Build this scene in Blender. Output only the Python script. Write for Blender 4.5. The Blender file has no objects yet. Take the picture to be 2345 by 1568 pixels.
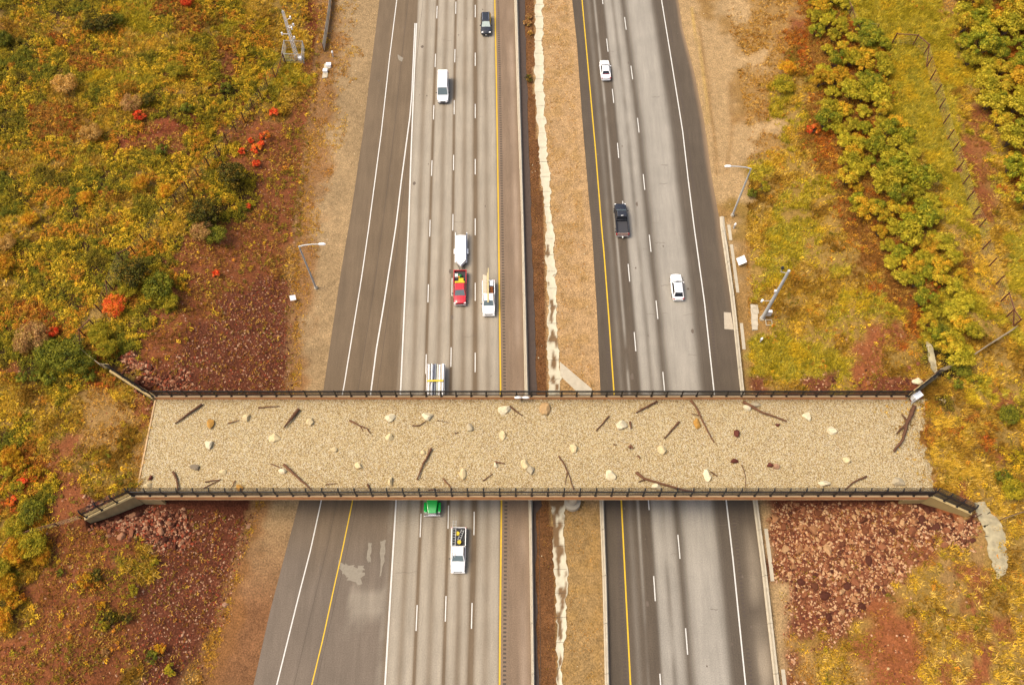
EXPO = 0.95
import bpy, bmesh, math, random
import numpy as np
from mathutils import Vector, Matrix
R = math.radians
rng = np.random.default_rng(7)
random.seed(7)
C = bpy.context.scene.collection
# ------------------------------------------------------------------ camera model (survey of the place)
F, CX, CY, CH, TH = 1937.0, 1172.5, 784.0, 115.0, R(26.5)
SN, CS = math.sin(TH), math.cos(TH)
def at_z(px, py, z=0.0):
    px = np.asarray(px, float); py = np.asarray(py, float)
    dx = (px-CX)/F; u = (CY-py)/F
    dy = u*CS + SN; dz = u*SN - CS
    t = (z-CH)/dz
    return dx*t, dy*t
def to_px(X, Y, Z):
    zc = Y*SN - (Z-CH)*CS
    up = Y*CS + (Z-CH)*SN
    zc = np.maximum(zc, 1.0)
    return CX + F*X/zc, CY - F*up/zc
REG = {1:(0,0),2:(1000,0),3:(2000,0),4:(0,660),5:(1000,660),6:(2000,660),7:(0,1330),8:(1000,1330),9:(2000,1330)}
def V(reg, x, y):
    ox, oy = REG[reg]
    return ox*.78167 + x*.33405, oy*.78167 + y*.33405
# ------------------------------------------------------------------ noise
_perm = rng.random((256, 256))
def vnoise(x, y, s=1.0, o=0):
    x = np.asarray(x)/s + 31.7*o + 1000; y = np.asarray(y)/s + 17.3*o + 1000
    xi = np.floor(x).astype(int); yi = np.floor(y).astype(int)
    fx = x-xi; fy = y-yi; fx = fx*fx*(3-2*fx); fy = fy*fy*(3-2*fy)
    g = lambda a, b: _perm[a & 255, b & 255]
    return (g(xi,yi)*(1-fx)+g(xi+1,yi)*fx)*(1-fy) + (g(xi,yi+1)*(1-fx)+g(xi+1,yi+1)*fx)*fy
def fbm(x, y, s=1.0, o=0, n=3):
    v = 0; a = .5; t = 0
    for i in range(n):
        v = v + a*vnoise(x, y, s/(2**i), o+i*3); t += a; a *= .5
    return v/t
# ------------------------------------------------------------------ survey lines on the road plane: X as a function of Y
def line(pts, z=0.0):
    a = np.array(pts, float); X, Y = at_z(a[:,0], a[:,1], z)
    i = np.argsort(Y); X, Y = X[i], Y[i]
    def f(y):
        y = np.asarray(y, float)
        r = np.interp(y, Y, X)
        hi = y > Y[-1]; lo = y < Y[0]
        k = max(0, len(X)-3)
        s1 = (X[-1]-X[k])/max(Y[-1]-Y[k], 1e-6)
        r = np.where(hi, X[-1] + (y-Y[-1])*s1, r)
        s0 = (X[1]-X[0])/(Y[1]-Y[0])
        r = np.where(lo, X[0] + (y-Y[0])*s0, r)
        return r
    return f
def zl(*items):   # items: (region, x, y)
    return line([V(*i) for i in items])
Lpaved = zl((2,262,0),(2,205,450),(2,150,900),(2,60,1500),(5,0,300),(4,2215,1140),(7,2050,330),(7,1950,700),(7,1850,1080),(7,1740,1568))
LA = zl((2,380,0),(2,330,400),(2,275,900),(5,190,0),(5,140,350),(5,75,750),(5,15,1120),(7,2200,330),(7,2130,650),(7,2040,1000),(7,1900,1568))
LB = zl((2,519,60),(2,499,450),(2,470,800),(2,410,1250),(5,375,0),(5,290,550),(5,240,850),(5,200,1160),(8,75,330),(8,0,690),(7,2290,910),(7,2215,1260),(7,2140,1568))
LW = zl((2,520,55),(2,500,500),(2,480,1000),(2,460,1568),(5,440,400),(5,405,1160),(8,375,330),(8,340,900),(8,300,1568))
L1 = zl((2,655,100),(2,643,450),(2,632,800),(2,620,1150),(2,607,1568),(5,595,480),(5,582,900),(8,545,450),(8,517,1100))
L2 = zl((2,784,100),(2,777,450),(2,773,800),(2,769,1150),(2,765,1500),(5,758,450),(5,752,900),(8,733,450),(8,714,1100))
L3 = zl((2,918,100),(2,918,800),(2,918,1500),(5,918,900),(8,910,500),(8,893,1150))
LY = zl((2,1052,0),(2,1062,500),(2,1070,1000),(2,1078,1568),(5,1092,1160),(8,1098,330),(8,1090,1000),(8,1085,1568))
LBa = zl((2,1184,0),(2,1207,800),(2,1232,1500),(5,1255,1140),(8,1282,330),(8,1302,1568))
LBb = zl((2,1212,0),(2,1235,800),(2,1254,1500),(5,1287,1140),(8,1312,330),(8,1328,1568))
DRa = zl((2,1325,0),(2,1320,600),(2,1345,900),(2,1375,1300),(5,1395,0),(5,1410,500),(5,1418,1100),(8,1437,330),(8,1460,800),(8,1470,1300),(8,1475,1568))
DRb = zl((2,1385,0),(2,1385,500),(2,1410,950),(2,1440,1400),(5,1450,0),(5,1480,500),(5,1490,900),(5,1505,1100),(8,1530,330),(8,1545,800),(8,1550,1150),(8,1525,1350),(8,1520,1568))
RP = zl((2,1582,0),(2,1615,300),(2,1650,800),(2,1700,1400),(5,1715,0),(5,1750,550),(5,1775,1100),(8,1803,330),(8,1825,900),(8,1840,1568))
RBa = zl((8,1768,330),(8,1790,900),(8,1805,1568))
RBb = zl((8,1803,330),(8,1825,900),(8,1840,1568))
RY = zl((2,1650,0),(2,1695,500),(2,1740,1000),(2,1785,1568),(5,1800,180),(5,1835,650),(5,1868,1130),(8,1920,330),(8,1953,1000),(8,1982,1568))
R1 = zl((2,1790,0),(2,1822,300),(2,1862,650),(2,1897,1030),(5,1970,310),(5,2012,780),(8,2108,350),(8,2147,920),(8,2186,1540))
R2 = zl((2,1947,160),(2,1990,490),(2,2035,850),(2,2075,1250),(5,2117,125),(5,2164,580),(5,2209,1060),(8,2318,670),(9,30,1320))
RW = zl((2,2195,0),(2,2260,400),(2,2340,900),(3,40,1250),(3,80,1568),(6,150,530),(6,215,1140),(9,300,330),(9,345,720),(9,430,1568))
RE = zl((3,-30,0),(3,0,200),(3,80,500),(3,150,850),(3,205,1250),(3,250,1490),(6,258,30),(6,332,530),(6,387,1060),(9,480,330),(9,540,800),(9,625,1568))
RBc = zl((3,252,1490),(6,255,0),(6,330,530),(6,385,1060),(9,480,330),(9,540,800),(9,625,1568))
RBd = zl((3,285,1490),(6,290,0),(6,360,530),(6,421,1130),(9,516,330),(9,576,800),(9,664,1568))
toeL = line([(745,0),(735,100),(725,200),(715,300),(700,400),(688,500),(680,600),(680,700),(672,800),(668,890),(590,1150),(560,1250),(530,1350),(500,1450),(465,1568)])
toeR = line([(1660,0),(1690,150),(1715,300),(1718,450),(1712,560),(1716,750),(1726,893),(1752,1150),(1790,1400),(1815,1568)])
def hprof(d, Y):
    a = np.interp(d, [0,10.4,16.5,22,26,40,80,400], [0,4.7,5.0,6.5,7.5,8.3,10.5,18])
    g = np.interp(Y, [0,60,95,140], [1,1,.72,.62])
    b = np.interp(d*g, [0,1.5,15,20,30,60,400], [0,.35,6.2,7.2,8.0,9.5,18])
    w = np.exp(-((Y-38)/11.0)**4)
    return a*w + b*(1-w)
DZ = 7.5
def H(X, Y):
    X = np.asarray(X, float); Y = np.asarray(Y, float)
    dl = np.maximum(toeL(np.clip(Y,-30,190)) - X, 0); dr = np.maximum(X - toeR(np.clip(Y,-30,190)), 0)*.887
    d = np.maximum(dl, dr)
    h = hprof(d, Y)
    amp = np.clip(d/6, 0, 1)
    h = h + amp*((fbm(X,Y,7,1)-.5)*.7 + (fbm(X,Y,1.6,5,2)-.5)*.22)
    # fill held between the wing walls at both ends of the overpass
    for sx, xc, yn0, yn1, xe, yf0, yf1, xf in ((-1,48.75,31.55,28.6,54.8,44.2,48.85,55.9),(1,53.95,31.5,29.2,59.1,44.95,48.1,58.9)):
        ax = X*sx
        yn = np.interp(ax, [xc, xe, xe+30], [yn0, yn1, yn1-16])
        yf = np.interp(ax, [xc, xf, xf+30], [yf0, yf1, yf1+16])
        out = np.maximum(np.maximum(yn-Y, Y-yf), 0)
        k = np.where(ax < np.where(Y < 38, xe, xf), 40.0, .55)
        fill = np.where(ax > xc-.1, DZ-.03 + (ax-xc)*.012 - out*k, -9)
        h = np.maximum(h, fill)
    inner = d <= 0
    h = np.where(inner, -.03, h-.03)
    med = (X > LBb(Y)+.3) & (X < RP(Y)-.3)
    h = np.where(med, -.05 + (fbm(X,Y,1.2,9,2)-.5)*.06, h)
    return h
def hit(px, py):
    px = np.asarray(px, float); py = np.asarray(py, float)
    z = np.zeros_like(px)+4.0
    for i in range(16):
        X, Y = at_z(px, py, z)
        z = z*.4 + H(X, Y)*.6
    X, Y = at_z(px, py, z)
    return X, Y, z
# ------------------------------------------------------------------ materials
def lin(r, g, b, k=1.0):
    f = lambda c: ((c/255+.055)/1.055)**2.4 if c > 10 else c/255/12.92
    return (f(r)*k, f(g)*k, f(b)*k)
KD = .52    # albedo = display colour * KD
def alb(r, g, b): return lin(r, g, b, KD)
MATS = {}
def mat(name, col=(.5,.5,.5), rough=.6, metal=0.0, spec=.4, vcol=False, noise=None, bump=None, trans=0.0, coat=0.0, rnd=0.0, speck=None):
    if name in MATS: return MATS[name]
    m = bpy.data.materials.new(name); m.use_nodes = True; MATS[name] = m
    nt = m.node_tree; b = nt.nodes['Principled BSDF']; L = nt.links
    b.inputs['Roughness'].default_value = rough; b.inputs['Metallic'].default_value = metal
    b.inputs['Specular IOR Level'].default_value = spec
    if coat: b.inputs['Coat Weight'].default_value = coat; b.inputs['Coat Roughness'].default_value = .08
    if vcol:
        a = nt.nodes.new('ShaderNodeAttribute'); a.attribute_name = 'Col'; src = a.outputs['Color']
    else:
        a = nt.nodes.new('ShaderNodeRGB'); a.outputs[0].default_value = (*col, 1); src = a.outputs[0]
    co = nt.nodes.new('ShaderNodeTexCoord'); crd = co.outputs['Object']
    for (sc, lo, hi, det, stretch) in (noise or []):
        mp = nt.nodes.new('ShaderNodeMapping'); mp.inputs['Scale'].default_value = stretch
        L.new(crd, mp.inputs['Vector'])
        n = nt.nodes.new('ShaderNodeTexNoise'); n.inputs['Scale'].default_value = sc; n.inputs['Detail'].default_value = det; n.inputs['Roughness'].default_value = .65
        L.new(mp.outputs[0], n.inputs['Vector'])
        r = nt.nodes.new('ShaderNodeMapRange'); r.inputs['From Min'].default_value = .3; r.inputs['From Max'].default_value = .7
        r.inputs['To Min'].default_value = lo; r.inputs['To Max'].default_value = hi
        L.new(n.outputs['Fac'], r.inputs['Value'])
        mx = nt.nodes.new('ShaderNodeVectorMath'); mx.operation = 'SCALE'
        L.new(src, mx.inputs[0]); L.new(r.outputs[0], mx.inputs['Scale']); src = mx.outputs[0]
    if speck:   # per-cell colour variation: (scale, lo, hi, tint colours)
        for (sc, cols, fac) in speck:
            v = nt.nodes.new('ShaderNodeTexVoronoi'); v.inputs['Scale'].default_value = sc
            L.new(crd, v.inputs['Vector'])
            sp = nt.nodes.new('ShaderNodeSeparateColor'); L.new(v.outputs['Color'], sp.inputs[0])
            rp = nt.nodes.new('ShaderNodeValToRGB'); rp.color_ramp.interpolation = 'CONSTANT'
            while len(rp.color_ramp.elements) < len(cols): rp.color_ramp.elements.new(.5)
            for i, c in enumerate(cols):
                rp.color_ramp.elements[i].position = i/len(cols); rp.color_ramp.elements[i].color = (*c, 1)
            L.new(sp.outputs[0], rp.inputs[0])
            mx = nt.nodes.new('ShaderNodeMix'); mx.data_type = 'RGBA'; mx.inputs[0].default_value = fac
            L.new(src, mx.inputs[6]); L.new(rp.outputs[0], mx.inputs[7]); src = mx.outputs[2]
    if rnd:
        oi = nt.nodes.new('ShaderNodeObjectInfo'); r = nt.nodes.new('ShaderNodeMapRange')
        r.inputs['To Min'].default_value = 1-rnd; r.inputs['To Max'].default_value = 1+rnd
        L.new(oi.outputs['Random'], r.inputs['Value'])
        mx = nt.nodes.new('ShaderNodeVectorMath'); mx.operation = 'SCALE'
        L.new(src, mx.inputs[0]); L.new(r.outputs[0], mx.inputs['Scale']); src = mx.outputs[0]
    L.new(src, b.inputs['Base Color'])
    if bump:
        n = nt.nodes.new('ShaderNodeTexNoise'); n.inputs['Scale'].default_value = bump[0]; n.inputs['Detail'].default_value = 4
        L.new(crd, n.inputs['Vector'])
        bp = nt.nodes.new('ShaderNodeBump'); bp.inputs['Strength'].default_value = bump[1]; bp.inputs['Distance'].default_value = bump[2]
        L.new(n.outputs['Fac'], bp.inputs['Height']); L.new(bp.outputs[0], b.inputs['Normal'])
    if trans:
        t = nt.nodes.new('ShaderNodeBsdfTranslucent'); L.new(src, t.inputs['Color'])
        ms = nt.nodes.new('ShaderNodeMixShader'); ms.inputs[0].default_value = trans
        out = nt.nodes['Material Output']
        L.new(b.outputs[0], ms.inputs[1]); L.new(t.outputs[0], ms.inputs[2]); L.new(ms.outputs[0], out.inputs['Surface'])
    return m
U = (1,1,1)
M_ground = mat('ground_soil', rough=.95, spec=.1, vcol=True, noise=[(1.1,.8,1.2,6,U),(4.5,.55,1.5,6,U)], bump=(4,.8,.18))
M_road = mat('worn_asphalt', rough=.9, spec=.2, vcol=True, noise=[(.5,.90,1.10,5,(1,.06,1)),(7,.80,1.20,3,U),(1.6,.90,1.10,6,(1,.10,1)),(.22,.93,1.06,4,U)], bump=(30,.2,.01))
M_gravel = mat('tan_gravel', col=alb(176,160,116), rough=.95, spec=.1, noise=[(.35,.90,1.10,4,U),(1.6,.94,1.06,3,U)], speck=[(12,[alb(244,228,188),alb(190,150,98),alb(226,198,140),alb(150,112,70),alb(250,240,215),alb(214,184,132),alb(120,90,58),alb(236,214,160)],.66)], bump=(7,.8,.08))
VEG = np.array([1.38,1.16,.76])
M_conc = mat('pale_concrete', col=alb(222,210,185), rough=.85, spec=.2, noise=[(1.2,.86,1.1,6,U),(12,.94,1.06,3,U)])
M_conc_v = mat('concrete_tinted', rough=.85, spec=.2, vcol=True, noise=[(1.2,.86,1.1,6,U),(12,.94,1.06,3,U)])
M_wall = mat('stained_concrete_wall', col=alb(206,180,128), rough=.85, spec=.2, noise=[(.9,.7,1.12,6,(1,1,.35)),(6,.85,1.1,4,U)])
M_salmon = mat('stained_orange_parapet', col=alb(255,176,112), rough=.8, spec=.2, noise=[(.25,.86,1.2,4,U),(2.2,.86,1.12,5,U)])
M_paleline = mat('parapet_top', col=alb(226,190,142), rough=.8, spec=.2, noise=[(.3,.85,1.1,4,U)])
M_black = mat('black_railing_steel', col=(.012,.012,.014), rough=.45, spec=.4)
M_wp = mat('white_line_paint', col=alb(250,248,240), rough=.7, noise=[(3,.86,1.05,5,U)])
M_yp = mat('yellow_line_paint', col=alb(250,206,40), rough=.7, noise=[(3,.86,1.05,5,U)])
M_rum = mat('rumble_groove', col=alb(96,84,74), rough=.95)
M_tar = mat('dark_asphalt_strip', col=alb(92,76,66), rough=.9, noise=[(2,.8,1.15,5,U)])
M_leaf = mat('foliage', rough=.7, spec=.15, vcol=True, trans=.2, rnd=.16)
M_grass = mat('grass_blades', rough=.75, spec=.1, vcol=True, trans=.18)
M_bark = mat('bark', col=alb(120,98,80), rough=.9, noise=[(6,.7,1.2,4,U)])
M_wood = mat('weathered_branch', col=alb(124,84,56), rough=.9, noise=[(3,.7,1.3,5,(1,1,1))], bump=(12,.6,.03), rnd=.25)
M_stone = mat('rubble_rock', rough=.85, spec=.2, vcol=True, noise=[(3,.8,1.15,4,U)], bump=(6,.5,.04))
M_rust = mat('rusty_brown_steel', col=alb(112,54,34), rough=.8, noise=[(5,.8,1.2,3,U)])
M_galv = mat('galvanised_steel', col=alb(226,228,226), rough=.45, metal=.0, noise=[(4,.92,1.05,3,U)])
M_white = mat('white_paint_metal', col=(.78,.78,.77), rough=.4, noise=[(3,.95,1.03,3,U)])
# ------------------------------------------------------------------ mesh helpers
def put(o, parent=None):
    C.objects.link(o)
    if parent is not None: o.parent = parent
    return o
def tag(o, label=None, cat=None, group=None, kind=None):
    if label: o['label'] = label
    if cat: o['category'] = cat
    if group: o['group'] = group
    if kind: o['kind'] = kind
    return o
def empty(name, loc=(0,0,0), rz=0.0):
    o = bpy.data.objects.new(name, None); o.location = loc; o.rotation_euler = (0,0,rz); o.empty_display_size = .3
    return put(o)
def mesh_np(name, v, f, m, col=None, parent=None, smooth=False):
    v = np.ascontiguousarray(v, np.float32); f = np.ascontiguousarray(f, np.int32)
    me = bpy.data.meshes.new(name)
    me.vertices.add(len(v)); me.vertices.foreach_set('co', v.ravel())
    k = f.shape[1]
    me.loops.add(f.size); me.loops.foreach_set('vertex_index', f.ravel())
    me.polygons.add(len(f)); me.polygons.foreach_set('loop_start', np.arange(0, f.size, k, dtype=np.int32))
    me.polygons.foreach_set('loop_total', np.full(len(f), k, np.int32))
    if smooth: me.polygons.foreach_set('use_smooth', np.ones(len(f), bool))
    me.update(calc_edges=True)
    if col is not None:
        a = me.attributes.new('Col', 'FLOAT_COLOR', 'POINT')
        c = np.ones((len(v),4), np.float32); c[:,:3] = col
        a.data.foreach_set('color', c.ravel())
    if m: me.materials.append(m)
    o = bpy.data.objects.new(name, me)
    return put(o, parent)
class MB:
    def __init__(s): s.v = []; s.f = []
    def add(s, vs, fs):
        n = len(s.v); s.v += [tuple(x) for x in vs]; s.f += [tuple(i+n for i in q) for q in fs]; return s
    def box(s, x0,x1,y0,y1,z0,z1):
        return s.add([(x0,y0,z0),(x1,y0,z0),(x1,y1,z0),(x0,y1,z0),(x0,y0,z1),(x1,y0,z1),(x1,y1,z1),(x0,y1,z1)],
            [(0,3,2,1),(4,5,6,7),(0,1,5,4),(1,2,6,5),(2,3,7,6),(3,0,4,7)])
    def tube(s, pts, rs, n=8, cap=True):
        P = [Vector(p) for p in pts]
        if not hasattr(rs, '__len__'): rs = [rs]*len(P)
        base = len(s.v)
        for i, p in enumerate(P):
            d = (P[min(i+1,len(P)-1)]-P[max(i-1,0)]).normalized()
            a = Vector((0,0,1)) if abs(d.z) < .9 else Vector((1,0,0))
            u = d.cross(a).normalized(); w = d.cross(u)
            for k in range(n):
                t = 2*math.pi*k/n
                s.v.append(tuple(p + (u*math.cos(t)+w*math.sin(t))*rs[i]))
        for i in range(len(P)-1):
            for k in range(n):
                a = base+i*n+k; b = base+i*n+(k+1)%n
                s.f.append((a, b, b+n, a+n))
        if cap:
            s.f.append(tuple(base+k for k in range(n))[::-1]); s.f.append(tuple(base+(len(P)-1)*n+k for k in range(n)))
        return s
    def cyl(s, x, y, z0, z1, r0, r1=None, n=20):
        return s.tube([(x,y,z0),(x,y,z1)], [r0, r0 if r1 is None else r1], n)
    def prism(s, poly, z0, z1):
        n = len(poly)
        return s.add([(p[0],p[1],z0) for p in poly]+[(p[0],p[1],z1) for p in poly],
            [tuple(range(n))[::-1], tuple(range(n,2*n))]+[(i,(i+1)%n,(i+1)%n+n,i+n) for i in range(n)])
    def build(s, name, m, parent=None, bevel=0, smooth=False, seg=2):
        me = bpy.data.meshes.new(name); me.from_pydata(s.v, [], s.f); me.update()
        bm = bmesh.new(); bm.from_mesh(me); bmesh.ops.recalc_face_normals(bm, faces=bm.faces)
        if bevel: bmesh.ops.bevel(bm, geom=list(bm.edges), offset=bevel, segments=seg, affect='EDGES', profile=.6)
        if smooth:
            for q in bm.faces: q.smooth = True
        bm.to_mesh(me); bm.free()
        if m: me.materials.append(m)
        return put(bpy.data.objects.new(name, me), parent)
def copy_tree(o, parent=None):
    c = o.copy(); C.objects.link(c); c.parent = parent
    for ch in list(o.children): copy_tree(ch, c)
    return c
# ------------------------------------------------------------------ zones of the ground (surveyed in 50-px squares)
ZM = {}
ZL = """DSSDDDSGGOOSSSYYYYRW
YYYYYDDGGSOOYGOSYYRW
DDSOSSSYYYYSSOSSYYRW
DDSSOOOYSSSSYRSSGYRW
SDDSSGGGGSSSSRSSGGRW
SSSYYDSYSSYYSDSSYYRW
DSOOYSYYODDSSSSYYRRW
DSOOOYYSRRRSSRRRRRWT
SDSSYSSRRRRSSSRRRRWT
YYYYGYSSSSSSSRRRRRWT
DSDDSDDSYSSYSDDRRRWT
DDSSDSOYSSYSSSDRRRWT
DSYSDSYSSSYYDDRRRRWT
YYSSSYSSSYYDRRRRRRWT
YSSSSDSSSSDRRRRRRWTT
YSSSSDDDDDRRRRRRRWTT
YSDSSSDDSSSRRRRKKWTT
YSSDDSSOSDRRRKKKKWTT
SOOSSYYSSRRRRKKKKWTT
DYOOSSSSRRRKKKKKKWTT
DYDDDOSDRRRKKKKKKTTT
RDDDSSDBBKKKKKKKKTTT
YYDDSOOYBBBKKKKKKTTT
YYYSYWWYRBBKKKKKKTTT
YSYYYWWWRKKKKKKKKTTT
DSYYRWWYYKKKKKKKKTTT
DOYRRYYYWKKKKKKKKTTT
OSORYYYYWKKKKKKKRTTT
SOSRRYYYYKKKKKKKRTTT
OSDRRBBBBKKKKKKWTTTT
YSSRRBBBBBBKKKKWTTTT
YYSRRRKBBBBKKKKWTTTT
YYYRRRRRYKKKKKKWTTTT
DYRRRRRYYKKKKKWTTTTT
YRRRRORRKKKKKKWTTTTT
DYRRRRRRKKKKKWTTTTTT
YRRRRRDRKKKKKWTTTTTT
RRRRRRRRKKKKWTTTTTTT
RRRRRRRRKKKKWTTTTTTT
RRRRRRRYKKKWTTTTTTTT""".split()
ZR = """TWTTWWWOOGGGGGGWOOOO
TTWWWWROOOGGGGGGOOOO
TTTWWWOOOOOGGGGGYOOO
TTTTTWOOOOOOGGGGYOOO
TTTWWWYYOOOOGGGGGYOO
TTTWWYYYOOOOGGGGYYOO
TTTWWYYOOOOOGGGGYRYO
TTTTTTYOOOOOGGGGYRYO
TTTTWWYOOOOOYGGGRRYO
TTTTYYYYOOOOOYGGRRYO
TTTTYYYYYOOOOYYGGRYO
TTTTYYYYYOOOOYYGGRYO
TTWYYYYYYOOOOOYYGRYY
TTTYYGGYYOOOOOYYYYYY
TTTWYGGYYYOOOOOYYYYG
TTTWYYYYYYOOOOOYOYYG
TTTWYYYYYYYOOOOYYYYG
TTTWYYYYYYYYOOOYYYYY
TTTWWYYYYYYYYOOGYYYY
TTTWWYYYYYYRROGGYYYY
TTTWGGGGYYRRYYDDYYYY
TTTWGGGGGGRRYYYDYYYY
TTTWKYYKKYRKKKYYYGYY
TTTTKKKKKKKKKRYDYYRY
TTTTKKKKKKKKWWOYOYYS
TTTTKKKKKKKKWWOOYOYY
TTTTKKKKKKKKWWYYYYRS
TTTTKKKKKKKKKWWYYYYS
TTTTKKKKKKKKKKRYRYYY
TTTTTKKKKKKKKBBRWYYY
TTTTTKKKKKKKKBBBBWYY
TTTTTKKKKKKKKKBBBWYY
TTTTTKKKKKKKKRRYYWYY
TTTTTKKKKKKKKYYWRRYY
TTTTTTKKKKKKYYYWYRYY
TTTTTTKKKKKRRYYYRYYY
TTTTTTKKKKYRRRYYYYRY
TTTTTTWYKYRRRRYYRYRY
TTTTTTKWYYRRRRYYYRYY
TTTTTTKWYYWRRRYRYRYY""".split()
CODES = 'GYSDORKBTW'
# ground colour under each zone; scrub litter darkened as painted shade between clumps
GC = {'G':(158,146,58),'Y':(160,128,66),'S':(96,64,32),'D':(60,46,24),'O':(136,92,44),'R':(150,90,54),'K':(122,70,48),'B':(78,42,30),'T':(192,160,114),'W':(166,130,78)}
zid = np.zeros((40,60), int)
for r in range(40):
    for c in range(60):
        ch = ZL[r][c] if c < 20 else (ZR[r][c-40] if c >= 40 else 'T')
        zid[r,c] = CODES.index(ch)
def zones(X, Y, Z, jit=.55):
    """index of the zone at each point, with ragged edges"""
    px, py = to_px(X, Y, Z)
    c = px/39.083 + (fbm(X,Y,3.0,11)-.5)*2.6*jit + (fbm(X,Y,.8,15,2)-.5)*1.6*jit
    r = py/39.083 + (fbm(X,Y,3.0,21)-.5)*2.6*jit + (fbm(X,Y,.8,25,2)-.5)*1.6*jit
    c = np.clip(c, 0, 59.99).astype(int); r = np.clip(r, 0, 39.99).astype(int)
    return zid[r, c]
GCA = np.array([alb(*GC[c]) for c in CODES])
def polymask(X, Y, pts, w):
    """0..1 closeness to a surveyed polyline (world metres)"""
    m = np.full(np.shape(X), 1e9)
    for (x0,y0),(x1,y1) in zip(pts[:-1], pts[1:]):
        dx, dy = x1-x0, y1-y0; L = dx*dx+dy*dy+1e-9
        t = np.clip(((X-x0)*dx+(Y-y0)*dy)/L, 0, 1)
        m = np.minimum(m, np.hypot(X-x0-t*dx, Y-y0-t*dy))
    return np.clip(1.5-m/w, 0, 1)
def gpts(reg, *p):
    a = np.array([V(reg,*q) for q in p]); X, Y, _ = hit(a[:,0], a[:,1]); return list(zip(X, Y))
TRACKS = [  # (points, width, colour, strength)
 (gpts(3,(1570,0),(1660,250),(1740,470),(1840,800),(1950,1150),(2100,1500)), .45, (138,82,44), .8),
 (gpts(3,(1640,0),(1760,330),(1880,650),(2010,1000),(2180,1400)), .8, (150,104,58), .55),
 (gpts(1,(2120,30),(2150,280),(2175,480),(2160,700),(2120,1000),(2090,1300)), .7, (104,44,28), .8),
 (gpts(1,(760,1000),(1000,900),(1250,840),(1500,780),(1700,720)), 1.3, (146,72,44), .75),
 (gpts(1,(0,190),(300,170),(520,140)), 1.1, (146,92,52), .6),
 (gpts(1,(600,535),(720,530),(850,515)), .35, (70,62,20), .7),
 (gpts(1,(860,1050),(1100,900),(1500,860)), .5, (120,56,36), .5),
 (gpts(3,(660,250),(680,350)), .5, (150,96,52), .6),
 (gpts(6,(1660,500),(1640,720)), .8, (140,70,40), .5),
 (gpts(3,(90,100),(140,330),(180,600),(210,900),(240,1200)), .28, (150,112,66), .55),
 (gpts(3,(60,60),(110,330),(150,620),(175,850)), .22, (214,176,84), .5),
 (gpts(3,(330,560),(340,900),(300,1180)), .3, (160,122,76), .5),
 (gpts(3,(400,300),(560,240),(680,200)), .6, (166,124,72), .5),
 (gpts(3,(350,830),(520,770),(650,750)), .6, (168,126,74), .55),
 (gpts(7,(380,560),(200,830),(60,1100)), .8, (90,44,28), .6),
]
# ---- ground: one sheet, fine near the overpass, coarse towards the horizon
def axis(lo, hi, st, far):
    a = list(np.arange(lo, hi, st)); g = st; x = a[-1]
    while x < far: g *= 1.35; x += g; a.append(x)
    g = st; x = a[0]; b = []
    while x > -far: g *= 1.35; x -= g; b.append(x)
    return np.array(b[::-1]+a)
gx = axis(-112, 112, .5, 900); gy = axis(-4, 150, .5, 900)
def refine(a, bands):
    ex=[np.arange(lo,hi,.125) for lo,hi in bands]; keep=a[~np.any([(a>lo-.06)&(a<hi+.06) for lo,hi in bands],axis=0)]
    return np.unique(np.concatenate([keep]+ex))
gx = refine(gx, [(-56.5,-48.2),(53.2,59.6)]); gy = refine(gy, [(27.4,32),(43.6,49.8)])
GX, GY = np.meshgrid(gx, gy); gsh = GX.shape
GX = GX.ravel(); GY = GY.ravel(); GZ = H(GX, GY)
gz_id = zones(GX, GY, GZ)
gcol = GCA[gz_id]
# soften zone edges
gc3 = gcol.reshape(*gsh,3)
for it in range(2):
    p = np.pad(gc3, ((1,1),(1,1),(0,0)), 'edge')
    gc3 = (p[1:-1,1:-1]*2+p[:-2,1:-1]+p[2:,1:-1]+p[1:-1,:-2]+p[1:-1,2:])/6
gcol = gc3.reshape(-1,3)
for pts, w, c, s in TRACKS:
    m = (polymask(GX, GY, pts, w)*s)[:,None]
    gcol = gcol*(1-m) + np.array(alb(*c))*m
# gravel-bench and median soil colours by distance across the road
inL = (GX > toeL(GY)-1) & (GX < Lpaved(GY)+.5)
t = np.clip((Lpaved(GY)-GX)/np.maximum(Lpaved(GY)-toeL(GY), .1), 0, 1)
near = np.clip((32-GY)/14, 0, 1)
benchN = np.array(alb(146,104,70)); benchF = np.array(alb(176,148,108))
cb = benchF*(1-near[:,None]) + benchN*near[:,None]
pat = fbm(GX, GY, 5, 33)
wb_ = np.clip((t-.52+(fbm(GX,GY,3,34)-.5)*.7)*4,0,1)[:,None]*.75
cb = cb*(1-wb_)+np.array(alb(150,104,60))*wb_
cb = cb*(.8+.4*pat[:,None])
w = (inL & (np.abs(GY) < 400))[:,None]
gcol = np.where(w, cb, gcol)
med = (GX > LBb(GY)-.2) & (GX < RP(GY)+.5)
u = np.clip((GX-LBb(GY))/np.maximum(DRa(GY)-LBb(GY), .1), 0, 9)
redm = np.array(alb(122,84,52)); tanm = np.array(alb(196,160,114)); olv = np.array(alb(170,138,90))
right = (GX > DRa(GY))
nearm = np.clip((34-GY)/4, 0, 1)[:,None]
cm = np.where(right[:,None], tanm*(1-nearm)+olv*nearm, redm*(.8+.5*fbm(GX,GY,2.5,44)[:,None]))
yel = (np.clip((fbm(GX,GY,1.6,50)-.46)*6,0,1)*(right & (GX < RP(GY)-1.0))*.45)[:,None]
cm = cm*(1-yel) + np.array(alb(178,140,80))*yel
gcol = np.where(med[:,None], cm, gcol)
gcol = gcol*(.86+.28*fbm(GX,GY,1.1,61,2))[:,None]
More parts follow.
